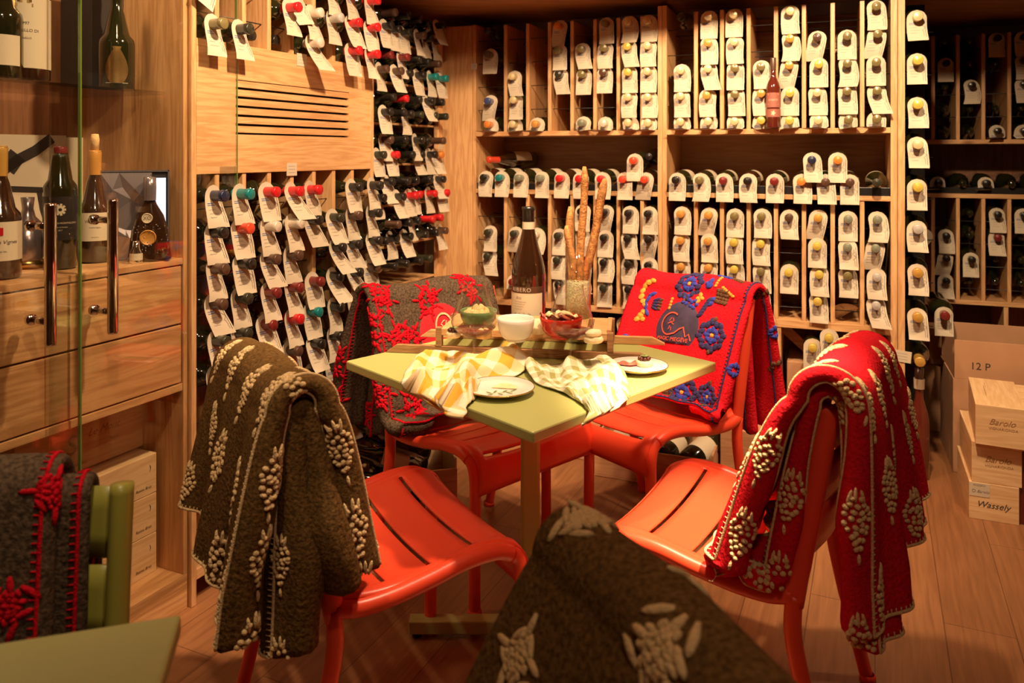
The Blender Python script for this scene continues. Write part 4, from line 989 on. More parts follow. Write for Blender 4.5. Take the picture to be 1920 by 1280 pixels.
# ================================================================== tables
TZ = .74
def table(label, corner, d1, d2, L, mats='table', base=True):
    """square table: one corner and the two edge directions"""
    cx = corner[0]+(d1[0]+d2[0])*L/2; cy = corner[1]+(d1[1]+d2[1])*L/2
    o = thing('cafe_table', label, 'table', (cx, cy, 0), 0)
    b = MB(); q = [(corner[0]-cx, corner[1]-cy)]; q.append((q[0][0]+d1[0]*L, q[0][1]+d1[1]*L)); q.append((q[1][0]+d2[0]*L, q[1][1]+d2[1]*L)); q.append((q[0][0]+d2[0]*L, q[0][1]+d2[1]*L))
    b.add([(x, y, TZ-.024) for x, y in q]+[(x, y, TZ) for x, y in q], [(3, 2, 1, 0), (4, 5, 6, 7), (0, 1, 5, 4), (1, 2, 6, 5), (2, 3, 7, 6), (3, 0, 4, 7)], False)
    obj('table_top', b, M[mats], o, bevel=.004)
    b = MB(); b.box(-.025, .025, .0, .05, .045, TZ-.024); obj('column', b, M[mats], o, bevel=.008)
    b = MB(); b.box(-.12, .12, -.12, .12, TZ-.032, TZ-.024); obj('top_plate', b, M[mats], o)
    b = MB(); b.box(-.32, .32, .03, .07, .014, .048); b.box(-.02, .02, -.28, .36, .014, .048); obj('cross_base', b, M[mats], o, bevel=.003)
    for x, y in ((-.30, .05), (.30, .05), (0, -.26), (0, .34)):
        b = MB(); b.lathe([(0, 0), (.012, 0), (.012, .010), (.006, .011), (.006, .015)], 14, org=(x, y, 0)); obj('foot', b, M['blackmetal'], o)
    return o
table('square lime green cafe table in the middle, laid with wine, board, plates and napkins', (.040, 1.525), (-.668, .744), (.690, .724), .705)
table('second lime green table, only its corner showing at the lower left', (-.3875, .925), (-.957, -.289), (.24, -.97), .70)
def tab(px, py, z=TZ):      # point of the table top seen at a place in the photograph
    Y = F_*(1.28-z)/(py-286); return ((px-960)/F_*Y, Y)
# ---- serving board: a slatted deck on two sledge runners
bx, by = .045, 2.185; ba = radians(-8.5)
bd = thing('serving_board', 'sledge-shaped wooden serving board with slatted deck, holding bowls and bread', 'serving board', (bx, by, TZ), ba)
def prism(b, pts, y0, y1):
    n = len(pts); b.add([(x, y0, z) for x, z in pts]+[(x, y1, z) for x, z in pts], [tuple(range(n))[::-1], tuple(range(n, 2*n))]+[(i, (i+1) % n, n+(i+1) % n, n+i) for i in range(n)], False)
for y, mt, x0, x1 in ((-.100, 'boarddark', -.375, .34), (.085, 'boardwood', -.33, .375)):
    b = MB(); prism(b, [(x0, 0.001), (x1, .001), (x1+.0, .006), (x1-.035, .022), (x0+.03, .022)], y-.008, y+.008); obj('runner', b, M[mt], bd, bevel=.001)
for y in (-.098, .083):
    b = MB(); b.box(-.225, .225, y-.009, y+.009, .052, .070); obj('deck_rail', b, M['boardwood'], bd, bevel=.001)
    for x in (-.228, .228):
        b = MB(); b.box(x-.008, x+.008, y-.011, y+.011, .0225, .071); obj('post', b, M['boarddark'], bd, bevel=.001)
xs = -.222
for i in range(8):
    b = MB(); b.box(xs, xs+.042, -.089, .074, .060, .070); obj('deck_slat', b, M['boardwood'], bd, bevel=.001); xs += .0575
b = MB(); b.box(.218, .230, -.089, .074, .056, .076); obj('end_slat', b, M['boardwood'], bd, bevel=.001)
DZ = TZ+.070
def dk(x, y): c, s = cos(ba), sin(ba); return (bx+x*c-y*s, by+x*s+y*c)
def lathed(name, label, cat, loc, prof, mat, n=40, rotz=0, group=None):
    b = MB(); b.lathe(prof, n); o = obj(name, b, M[mat]); o.location = loc; o.rotation_euler = (0, 0, rotz); return tag(o, label, cat, group)
def bowlprof(R, h, rb, t=.0028):
    out = [(0, .003), (rb, .003), (rb, 0), (rb+.003, 0), (rb+.003, .004)]
    for i in range(9): q = i/8; out.append((rb+.002+(R-rb-.002)*sin(q*pi/2)**.8, .006+(h-.006)*(1-cos(q*pi/2))**.95))
    inn = []
    for i in range(9): q = 1-i/8; inn.append(((R-t)*max(.0, sin(q*pi/2))**.85, .007+(h-.008)*(1-cos(q*pi/2))))
    return out+[(R-t*.4, h+.001)]+inn[0:8]+[(0, .0075)]
def atpx(px, py, z): Y = F_*(1.28-z)/(py-286); return ((px-960)/F_*Y, Y, z)
p = atpx(967, 638, DZ); lathed('bowl', 'empty white bowl in the middle of the serving board', 'bowl', p, bowlprof(.0465, .056, .022), 'ceramic')
p = atpx(897, 613, DZ); pg = p; bw = lathed('bowl', 'green bowl of bread pieces on the serving board, behind the left wine glass', 'bowl', p, bowlprof(.050, .046, .024), 'bowlgreen')
p = atpx(1052, 632, DZ); pr_ = p; lathed('bowl', 'red bowl of sliced ham on the serving board, behind the right wine glass', 'bowl', p, bowlprof(.054, .052, .026), 'bowlred')
def lump(name, label, cat, loc, rx, ry, rz, mat, seed=0, split=0, rotz=0, group=None, parts=None, rot=None):
    b = MB(); n = 28; k = 16; vs = []; 
    for i in range(k+1):
        ph = pi*i/k
        for j in range(n):
            th = 2*pi*j/n; d = Vector((sin(ph)*cos(th), sin(ph)*sin(th), cos(ph)))
            f = 1+.09*noise.noise(d*1.8+Vector((seed, seed*2, 0)))+.03*noise.noise(d*6+Vector((seed, 0, 3)))
            if split: f -= .22*math.exp(-(d.x/.13)**2)*max(0, d.z+.35)
            if split > 1: f -= .20*math.exp(-(d.y/.13)**2)*max(0, d.z+.35)
            z = d.z if d.z > -.6 else -.6-(d.z+.6)*.1
            vs.append((d.x*rx*f, d.y*ry*f, (z+.6)*rz*f))
    b.add(vs, [(i*n+j, (i+1)*n+j, (i+1)*n+(j+1) % n, i*n+(j+1) % n) for i in range(k) for j in range(n)])
    o = obj(name, b, M[mat]); o.location = loc; o.rotation_euler = rot or (0, 0, rotz); return tag(o, label, cat, group)
lump('bread_roll', 'small split bread roll on the serving board, between green and white bowl', 'bread', atpx(907, 634, DZ), .021, .019, .017, 'bread', 1, 1, .5)
lump('bread_roll', 'round pale bread roll on the serving board, right of the white bowl', 'bread', atpx(1010, 625, DZ), .022, .021, .024, 'breadpale', 2, 0)
lump('bread_roll', 'pale square bread roll near the right end of the serving board', 'bread', atpx(1113, 642, DZ), .025, .020, .013, 'breadpale', 3, 0, .2)
lump('bread_roll', 'upper half of a pale roll resting on the one at the board\'s right end', 'bread', atpx(1113, 642, DZ)[:2]+(DZ+.0175,), .022, .018, .010, 'breadpale', 4, 0, .6)
for i in range(7):
    a = 2*pi*i/7; rr = .024 if i else 0
    lump('bread_piece', 'torn bread piece in the green bowl, %s' % ['topmost of the heap', 'at the rear right', 'at the rear', 'at the rear left', 'at the front left', 'at the front', 'at the front right'][i], 'bread', (pg[0]+rr*cos(a), pg[1]+rr*sin(a)*.9, DZ+(.030 if i else .042)), .019, .014, .013, 'bread', 10+i, 1, a*1.7, 'torn bread pieces in the green bowl')
for i in range(7):
    a = 2*pi*i/7; rr = .022 if i else 0; b = MB()
    b.grid(10, 5, lambda u, v: ((u-.5)*.062, (v-.5)*.030+.007*sin(u*9+i), .010*sin(u*7+i*2)*(.4+v)+.006*sin(v*6)))
    o = obj('ham_slice', b, M['ham' if i % 2 else 'cheese'], solid=.0018); o.location = (pr_[0]+rr*cos(a), pr_[1]+rr*sin(a), DZ+.040+.003*i); o.rotation_euler = (.2*sin(i), .2*cos(i), a*1.3)
    tag(o, 'folded %s slice in the red bowl, %s' % ('pink ham' if i % 2 else 'pale cheese', ['topmost in the middle', 'at the rear right', 'at the rear', 'at the rear left', 'at the front left', 'at the front', 'at the front right'][i]), 'food', 'sliced ham and cheese in the red bowl')
def canape(label, loc, k=1.0, rz=0):
    o = thing('canape', label, 'food', loc, rz); b = MB(); b.lathe([(0, 0), (.018*k, 0), (.020*k, .004), (.020*k, .011), (.018*k, .014), (0, .014)], 20); obj('toast', b, M['breadpale'], o)
    b = MB(); r = random.Random(4)
    for i in range(9): a = 2*pi*i/8; q = .011*k if i < 8 else 0; b.ell((q*cos(a), q*sin(a), .018+(.003 if i == 8 else 0)), .0055, .005, .0055, n=8, k=5)
    obj('topping', b, M['choc'], o)
    b = MB()
    for i in range(4): b.ell((.006*cos(i*1.7), .006*sin(i*1.7), .025), .007, .0025, .0018, Matrix.Rotation(i*1.1, 3, 'Z'), 8, 4)
    obj('garnish', b, M['leaf'], o)
canape('small topped toast at the left end of the serving board', atpx(850, 632, DZ), .9)
# ---- wine bottle on the table
wb = thing('wine_bottle', 'tall open wine bottle with white label, standing on the table behind the board', 'bottle', (tab(991, 625)[0], tab(991, 625)[1], TZ), 0)
loc = wb.location; a = facing(loc); K_ = .0505
b = MB(); b.lathe([(0, .006), (.044, 0), (.0505, .008), (K_, .175), (.049, .195), (.042, .225), (.031, .26), (.021, .30), (.0165, .325), (.0165, .366), (0, .367)], 48); obj('glass_body', b, M['glassbrown'], wb)
b = MB(); b.lathe([(.0178, .318), (.0180, .366), (.0195, .368), (.0195, .378), (.014, .379), (.013, .372), (0, .372)], 32); obj('capsule', b, M['cap_black'], wb)
b = MB(); b.lathe([(.0188, .312), (.0188, .334)], 32); obj('neck_band', b, M['paperlabel'], wb)
b = MB(); b.lathe([(K_+.0006, .052), (K_+.0006, .147)], 48, arc=.40, a0=a-pi*.40-.35); obj('bottle_label', b, M['paperlabel'], wb)
b = MB(); b.lathe([(K_+.0009, .128), (K_+.0009, .147)], 48, arc=.40, a0=a-pi*.40-.35); obj('label_band', b, M['cap_brown'], wb)
fn = lambda x, y: ((K_+.0014)*cos(a-.42+x/K_), (K_+.0014)*sin(a-.42+x/K_), y)
b = MB(); addtext(b, 'RIBERO', .0165, lambda x, y: fn(x-.002, y+.1375), 0, 1.15); obj('label_name', b, M['paper'], wb)
b = MB(); addtext(b, 'Bric', .012, lambda x, y: fn(x-.010, y+.114), .4)
for i in range(4): squig(b, [(-.026+.004*j, .103-.007*i+.0008*sin(j*2)) for j in range(11-i)], .0011, fn)
for i in range(12): squig(b, [(-.026+.0045*i, .064), (-.024+.0045*i, .069+.003*sin(i*2)), (-.022+.0045*i, .064)], .0022, fn)
obj('label_print', b, M['inkgrey'], wb)
# ---- vase of grain with breadsticks
vx, vy = tab(1084, 640); V = (vx, vy, TZ); R_ = .0365
vs_ = thing('glass_vase', 'tall clear glass cylinder filled with grain, holding breadsticks', 'vase', V)
b = MB(); b.lathe([(0, 0), (R_, 0), (R_+.0003, .27), (R_-.0018, .27), (R_-.002, .006), (0, .006)], 40); obj('glass_wall', b, M['clear'], vs_)
M['grain'] = plain('wheat_grain', (.95, .72, .42), .8, bump=1, bscale=300, var=.45, vscale=260)
b = MB(); b.lathe([(0, .0065), (R_-.0025, .0065), (R_-.0025, .170), (R_*.6, .176), (0, .172)], 32)
rg = random.Random(9)
for i in range(900):
    t = rg.uniform(0, 2*pi); z = rg.uniform(.008, .172); rr = R_-.0036; b.ell((rr*cos(t), rr*sin(t), z), .0026, .0016, .0014, Matrix.Rotation(t, 3, 'Z') @ Matrix.Rotation(rg.uniform(0, 3), 3, 'X') @ Matrix.Rotation(pi/2, 3, 'Z'), 5, 3)
for i in range(90):
    t = rg.uniform(0, 2*pi); rr = rg.uniform(0, R_-.006); b.ell((rr*cos(t), rr*sin(t), .176), .003, .0018, .0016, Matrix.Rotation(rg.uniform(0, 3), 3, 'Z'), 5, 3)
o = tag(obj('grain', b, M['grain']), 'pale wheat grain filling the lower part of the glass vase', 'grain'); o.location = V; o['kind'] = 'stuff'
for i, (b0, tp, r, lb) in enumerate((((-.012, .004, .15), (-.032, .01, .330), .0140, 'shortest breadstick, leaning left in the glass vase'),
                          ((-.018, .014, .14), (-.021, .02, .384), .0150, 'breadstick standing upright at the left back of the glass vase'),
                          ((.006, 0, .14), (.018, .0, .500), .0150, 'tallest breadstick, standing in the middle of the glass vase'),
                          ((.010, .012, .14), (.078, .01, .465), .0170, 'wide twisted breadstick leaning to the right out of the vase'))):
    P0, P1 = Vector(b0), Vector(tp); b = MB(); n = 16; pts = []; rs = []
    for j in range(n+1):
        q = j/n; p = P0.lerp(P1, q); p += Vector((.005*sin(q*4+i*2)*(q*(1-q)*4), .003*cos(q*6+i), 0)); pts.append(p)
        rs.append(r*(1+.13*noise.noise(Vector((q*6, i*3, 0))))*(.45 if j in (n,) else .85 if j == n-1 else 1))
    b.tube(pts, rs, 14, flat=(1.1, .72)); o = tag(obj('breadstick', b, M['stick']), lb, 'breadstick', 'breadsticks in the vase'); o.location = V
# ---- wine glasses
def wineglass(px, py, label):
    x, y = tab(px, py); o = thing('wine_glass', label, 'wine glass', (x, y, TZ))
    out = [(.0, .0), (.038, .0), (.0385, .0012), (.030, .003), (.006, .006), (.0032, .012), (.0028, .05), (.0028, .062), (.006, .068), (.022, .073), (.042, .083), (.0555, .098), (.0585, .110), (.0545, .130), (.044, .155), (.0355, .178), (.0322, .200), (.0328, .2055)]
    inn = [(.0322, .2056), (.0316, .200), (.0349, .178), (.0434, .155), (.0539, .130), (.0578, .110), (.0548, .0985), (.0415, .084), (.021, .0745), (.0, .071)]
    b = MB(); b.lathe(out, 48); b.lathe([(r, z) for r, z in out[-1:]+inn], 48); obj('glass_bowl', b, M['clear'], o)
    b = MB(); b.lathe([(0, .0718), (.0205, .0752), (.041, .0848), (.0502, .0925), (.0502, .0930), (0, .0930)], 48); obj('wine', b, M['wine'], o)
    return o
M['wine'] = plain('red_wine', (.17, .015, .02), .03, spec=.6); M['wine'].node_tree.nodes['Principled BSDF'].inputs['Alpha'].default_value = .72
wineglass(889, 684, 'large wine glass with a little red wine, left of the two on the table')
wineglass(1070, 687, 'large wine glass with a little red wine, right of the two on the table')
# ---- plates
def plate(px, py, R, label, leafs=True):
    x, y = tab(px, py); o = thing('plate', label, 'plate', (x, y, TZ))
    b = MB(); b.lathe([(0, .003), (R*.55, .003), (R*.56, 0), (R*.6, 0), (R*.64, .004), (R*.98, .013), (R, .0145), (R*.99, .0158), (R*.68, .0085), (R*.6, .0065), (0, .006)], 56); obj('plate_body', b, M['ceramic'], o)
    b = MB(); b.lathe([(R*.972, .0152), (R*.99, .0162), (R*1.003, .0145), (R*.985, .0128)], 56); obj('gold_rim', b, M['gold'], o)
    if leafs:
        b = MB(); fn = lambda u, v: (u, v, .0068)
        squig(b, [(-.030, -.030), (-.012, -.022), (.008, -.020), (.028, -.012)], .0012, fn)
        for u, v, an in ((-.024, -.020, 2.4), (-.010, -.013, 1.2), (.002, -.030, -.8), (.012, -.010, 1.0), (.022, -.022, -.5), (.03, -.006, .8), (-.02, -.034, -2.3)):
            b.ell((u, v, .0068), .0085, .0026, .0005, Matrix.Rotation(an, 3, 'Z'), 10, 4)
        obj('leaf_decor', b, M['leaf'], o)
    return o
plate(937, 736, .079, 'white gold-rimmed plate with leaf drawing, at the front of the table')
plate(1196, 694, .0745, 'white gold-rimmed plate with a topped toast and a slice, at the right of the table', False)
x, y = tab(948, 733); b = MB(); b.add([(-.032, .0, 0), (.026, -.012, 0), (.026, .006, 0), (.006, .016, .004), (-.012, .014, .005), (-.032, .0, .002), (.026, -.012, .003), (.026, .006, .003), (.006, .016, .007), (-.012, .014, .008)], [(0, 1, 2, 3, 4), (9, 8, 7, 6, 5), (0, 5, 6, 1), (1, 6, 7, 2), (2, 7, 8, 3), (3, 8, 9, 4), (4, 9, 5, 0)], False)
o = tag(obj('flatbread', b, M['cheese'], bevel=.001), 'flat wedge of bread lying on the front plate', 'bread'); o.location = (x, y, TZ+.0068)
p = tab(1208, 690); canape('toast with dark topping standing on the right plate', (p[0], p[1], TZ+.0065), 1.05)
x, y = tab(1176, 689); b = MB(); b.grid(10, 6, lambda u, v: ((u-.5)*.055, (v-.5)*.028+.004*sin(u*8), .003+.003*sin(u*12)*sin(v*5))); o = tag(obj('ham_slice', b, M['ham'], solid=.0016), 'thin pink slice of ham on the right plate', 'food'); o.location = (x, y, TZ+.008)
# ---- napkins
def clothmat(name, ca, cb, n):
    m, N, L, b = newmat(name); b.inputs['Roughness'].default_value = .9; uv = N.new('ShaderNodeUVMap'); sp = N.new('ShaderNodeSeparateXYZ'); L.new(uv.outputs[0], sp.inputs[0]); outs = []
    for k in (0, 1):
        a = N.new('ShaderNodeMath'); a.operation = 'MULTIPLY'; a.inputs[1].default_value = n; L.new(sp.outputs[k], a.inputs[0])
        f = N.new('ShaderNodeMath'); f.operation = 'FRACT'; L.new(a.outputs[0], f.inputs[0]); g = N.new('ShaderNodeMath'); g.operation = 'GREATER_THAN'; g.inputs[1].default_value = .5; L.new(f.outputs[0], g.inputs[0]); outs.append(g)
    ad = N.new('ShaderNodeMath'); ad.operation = 'ADD'; L.new(outs[0].outputs[0], ad.inputs[0]); L.new(outs[1].outputs[0], ad.inputs[1])
    hf = N.new('ShaderNodeMath'); hf.operation = 'MULTIPLY'; hf.inputs[1].default_value = .5; L.new(ad.outputs[0], hf.inputs[0])
    r = N.new('ShaderNodeValToRGB'); r.color_ramp.elements[0].color = (*ca, 1); r.color_ramp.elements[1].color = (*cb, 1); L.new(hf.outputs[0], r.inputs[0]); L.new(r.outputs[0], b.inputs['Base Color'])
    return m
M['yellowcheck'] = clothmat('yellow_gingham', (.80, .74, .56), (.70, .37, .035), 6.5)
M['greencheck'] = clothmat('green_gingham', (.80, .76, .58), (.36, .33, .11), 7)
cN = (.040, 1.525)
def napkin(label, net, mat, e_dir, folds, seed, name, text, tmat, thick=.0022, tpos=None):
    """net: rows of picture places lying on the table; what passes the table edge hangs down"""
    rows = [[Vector((*tab(px, py), 0)) for px, py in r] for r in net]
    def cr(ps, t):
        n = len(ps)-1; t = min(max(t, 0), 1)*n; i = min(int(t), n-1); f = t-i; g = lambda k: ps[k] if 0 <= k <= n else (ps[0]*2-ps[1] if k < 0 else ps[n]*2-ps[n-1])
        a, b_, c, d = g(i-1), g(i), g(i+1), g(i+2); return .5*((2*b_)+(c-a)*f+(2*a-5*b_+4*c-d)*f*f+(3*b_-a-3*c+d)*f**3)
    nrm = Vector((e_dir[1], -e_dir[0], 0)); nrm = nrm if nrm.y < 0 else -nrm
    def P(u, v, off=0):
        p = cr([cr(r, u) for r in rows], v); d = (p-Vector((*cN, 0))).dot(nrm)
        h = .004+off
        for (a, fu, fv, ph) in folds: h += a*max(0, sin(fu*u+fv*v+ph))**2
        h += .006*abs(noise.noise(Vector((u*5, v*5, seed))))
        edge = min(u, 1-u, v, 1-v); h *= min(1, .35+edge*7)
        if d > .002:
            o_ = p-nrm*d; k = h*.8; o_ += nrm*(.006+k); return (o_.x, o_.y, TZ+.004-min(d, 1)*.32+off*.2)
        return (p.x, p.y, TZ+.002+h)
    nu = 70; nv = 56; b = MB(); b.grid(nu, nv, lambda u, v: P(u, v)); me = b.mesh(name, M[mat])
    uvl = me.uv_layers.new(name='UVMap')
    for pl_ in me.polygons:
        for li, vi in zip(pl_.loop_indices, pl_.vertices): uvl.data[li].uv = ((vi % (nu+1))/nu, (vi//(nu+1))/nv)
    o = link(name, me); m_ = o.modifiers.new('solidify', 'SOLIDIFY'); m_.thickness = thick; m_.offset = -1
    tag(o, label, 'napkin')
    if text:
        b = MB(); s, size, u0, v0, ang, su, sv = text
        def fn(x, y):
            X = x*cos(ang)-y*sin(ang); Y = x*sin(ang)+y*cos(ang); q = P(u0+X*su, v0-Y*sv, .0012); return (q[0]+nrm.x*.001, q[1]+nrm.y*.001, q[2])
        for k, ch_ in enumerate(s):
            vs, fs = textmesh(ch_, size); b.add([fn(v[0]+(k-(len(s)-1)/2)*size*.72, v[1]) for v in vs], fs, False)
        t_ = obj('embroidered_word', b, M[tmat], o)
    return o
napkin('rumpled yellow and white checked napkin hanging over the left edge of the table', [[(792, 690), (845, 668), (905, 668), (952, 654)], [(764, 704), (838, 692), (905, 686), (988, 684)], [(757, 722), (815, 722), (880, 708), (972, 706)], [(766, 758), (822, 752), (868, 734), (905, 722)], [(792, 772), (842, 778), (874, 766), (890, 752)]],
       'yellowcheck', (-.668, .744), [(.030, 7, 5, .3), (.018, 3, 12, 1.2), (.014, 14, -6, 2.0), (.008, 21, 17, .4)], 3, 'napkin', ('HAPPY', .017, .55, .78, -.05, 3.6, 4.0), 'eorange')
napkin('rumpled green and white checked napkin hanging over the right edge of the table', [[(984, 694), (1010, 690), (1050, 688), (1098, 678), (1132, 674)], [(990, 708), (1030, 704), (1065, 698), (1115, 690), (1160, 694)], [(1006, 722), (1042, 722), (1078, 716), (1130, 708), (1174, 716)], [(1050, 738), (1074, 742), (1106, 742), (1138, 736), (1176, 742)], [(1090, 755), (1106, 775), (1124, 792), (1146, 786), (1168, 760)]],
       'greencheck', (.690, .724), [(.022, 6, 4, .9), (.014, 11, 3, 1.2), (.010, 4, 15, 2.0), (.006, 22, 11, .4)], 8, 'napkin', ('BRO', .026, .66, .83, -.55, 5.0, 5.0), 'orangeprint')
# ================================================================== rose bottle on the upper shelf
loc = FB.w(tB(1450, -.03), -.035, 1.381); o = thing('rose_bottle', 'slim rose wine bottle standing in front of the upper right rack', 'bottle', loc)
a = facing(loc); b = MB(); b.lathe([(0, .004), (.026, 0), (.029, .004), (.029, .165), (.024, .185), (.012, .21), (.0105, .225), (.0105, .262), (0, .263)], 32); obj('glass_body', b, M['glassred'], o)
b = MB(); b.lathe([(.0112, .24), (.0115, .288), (.0105, .291), (0, .291)], 24); obj('capsule', b, M['cap_brown'], o)
M['roselabel'] = plain('rose_label', (.35, .12, .08), .5)
b = MB(); b.lathe([(.0296, .085), (.0296, .145)], 32, arc=.45, a0=a-.45*pi); obj('bottle_label', b, M['roselabel'], o)
b = MB(); b.lathe([(.0296, .045), (.0296, .078)], 32, arc=.45, a0=a-.45*pi); obj('bottle_label', b, M['roselabel'], o)
fn = lambda x, y: (.0302*cos(a+x/.0302), .0302*sin(a+x/.0302), y)
b = MB(); squig(b, [(-.022, .138), (.022, .138)], .006, fn); addtext(b, 'ROSATO', .010, lambda x, y: fn(x, y+.115)); squig(b, [(-.022, .098), (.022, .098)], .003, fn)
for k in range(5): an = 2*pi*k/5; squig(b, [(0, .061), (.009*cos(an), .061+.010*sin(an))], .005, fn)
obj('label_print', b, M['paperlabel'], o)
# ================================================================== loose tags and price cards
def price(fr, t, d, z, label, w_=.03, h_=.028, rz=0):
    b = MB(); b.box(-w_/2, w_/2, -.0008, 0, -h_/2, h_/2); o = obj('price_card', b, M['paper']); o.location = fr.w(t, d, z); o.rotation_euler = (0, rz, fr.ang)
    b = MB()
    for i in range(3): squig(b, [(-w_*.35, h_*.25-h_*.25*i), (w_*.3, h_*.25-h_*.25*i)], .0012, lambda x, y: (x, -.0012, y))
    obj('print', b, M['inkgrey'], o); return tag(o, label, 'price card', 'small price cards pinned to the racks')
price(FL, .50, -.001, 1.590, 'small price card on the shelf edge above the louvred panel', .05, .042)
price(FL, .45, -.001, 1.225, 'small price card on the shelf edge below the louvred panel', .05, .042)
for z, w_ in ((1.66, 'top'), (1.53, 'middle'), (1.31, 'lowest')): price(FL, 1.69, .147, z, 'small price card pinned to the corner rack post, %s of three' % w_)
price(FB, -.196, -.001, 1.695, 'small price card on the left side board of the back rack')
price(FB, 1.655, -.008, .478, 'small price card on the double post, low behind the red blanket', .07, .045, .1)
def loosetag(fr, t, d, z, rot, label, v=2):
    o = link('neck_tag', tagmesh(v)); o.location = fr.w(t, d, z); o.rotation_euler = rot; return tag(o, label, 'paper tag')
loosetag(FB, 1.459, .02, .612, (radians(72), .6, FB.ang+.7), 'loose paper tag lying on the lower shelf edge, right bay')
loosetag(FB, 1.80, .55, .90, (0, .6, FB.ang), 'tilted paper tag hanging in the passage beside the end stack', 0)
loosetag(FL, .09, -.05, 1.78, (0, .5, FL.ang), 'tilted paper tag at the top left of the wall rack', 4)
loosetag(FL, .45, -.05, 1.79, (0, -.2, FL.ang), 'narrow curled paper tag above the louvred panel', 12)
# ================================================================== lower bins of the back rack
for i, (px, z) in enumerate(((1008, .41), (1050, .41), (1095, .42), (1140, .42), (1180, .42), (1028, .50), (1072, .51), (1118, .51), (1165, .505), (1200, .50))):
    rackbottle(FB, tB(px), -.0+.02*(i % 2), z, 'gold' if i == 8 else 'black', 5 if i in (8, 4) else None, 'burg', 'glassgreen', 'dark bottle in the low bin under the back rack, %s layer, %s from left' % ('upper' if i > 4 else 'lower', ORD[i % 5]), 'bottles piled in the low left bin')
b = MB(); b.box(-.17, .68, .03, .34, .105, .37); o = tag(obj('carton_box', b, M['carton'], bevel=.003), 'long brown carton on the rack floor under the piled bottles', 'carton'); o.location = FB.w(0, 0, 0); o.rotation_euler = (0, 0, FB.ang)
rackbottle(FB, tB(1524), -.06, .49, 'yellow', 0, 'std', 'glassgreen', 'yellow-capped tagged bottle in the low right bin, the lower of two')
rackbottle(FB, tB(1554), -.06, .535, 'yellow', 1, 'std', 'glassgreen', 'yellow-capped tagged bottle in the low right bin, the upper of two')
def box_in(fr, name, label, cat, d, mat, bevel=.003):
    o = boxobj(name, d, M[mat], None, bevel); o.location = fr.w(0, 0, 0); o.rotation_euler = (0, 0, fr.ang); return tag(o, label, cat)
box_in(FB, 'carton_box', 'brown carton standing on the rack floor in the low right bin', 'carton', (1.225, 1.60, .06, .34, .102, .40), 'carton')
box_in(FB, 'bin_board', 'dark board leaning inside the low bin right of centre', 'board', (.74, 1.17, .20, .22, .102, .54), 'dark')
# ---- open crates on the floor
def crate(fr, x0, x1, y0, y1, h, label, mat='crate', th=.009, ang=None):
    o = thing('open_crate', label, 'crate', fr.w(x0, y0, 0), ang if ang is not None else fr.ang); W_, D_ = x1-x0, y1-y0
    boxobj('base', (0, W_, 0, D_, .001, .01), M[mat], o)
    for d in ((0, W_, 0, th, .0102, h), (0, W_, D_-th, D_, .0102, h), (0, th, th, D_-th, .0102, h), (W_-th, W_, th, D_-th, .0102, h)): boxobj('side', d, M[mat], o)
    return o
M['cratepink'] = wood('crate_wood_reddish', (.62, .33, .17), (.52, .26, .12), 'x', .9)
crate(FB, .50, .98, -.44, -.03, .125, 'open wooden tray crate of bottles on the floor before the back rack, at right', 'cratepink')
crate(FB, .30, .489, -.30, -.03, .125, 'low wooden crate on the floor beside the tray of bottles', 'cratepink')
box_in(FB, 'wine_crate', 'closed pine crate end standing behind the tray of bottles', 'crate', (.99, 1.19, -.26, -.03, .001, .19), 'cratepink')
for i, (t, d, yw, lb) in enumerate(((.575, -.385, .25, 'bottle in the floor tray crate showing its dark base, leftmost'), (.672, -.395, .30, 'bottle in the floor tray crate showing its dark base, second from left'),
                                (.775, -.33, .2, 'bottle in the floor tray crate, third from left, base lowered'), (.885, -.395, .35, 'bottle in the floor tray crate showing its dark base, rightmost'))):
    x, y, _ = FB.w(t, d, 0); o = thing('wine_bottle', lb, 'bottle', (x, y, .085 if i != 2 else .07), 0); o.rotation_euler = (radians(9 if i != 2 else 4), 0, FB.ang-yw)
    q = MB(); q.lathe([(r, h) for r, h in bottle_prof(**KIND['magnum'])][::-1], 24, 'y'); obj('glass_body', q, M['glassgreen'], o)
    q = MB(); q.lathe([(.0478, .15), (.0478, .06)], 24, 'y'); obj('bottle_label', q, M['paperlabel'], o)
    q = MB(); q.lathe([(0, .353), (.0185, .352), (.0185, .27)], 16, 'y'); obj('capsule', q, M['cap_greygreen'], o)
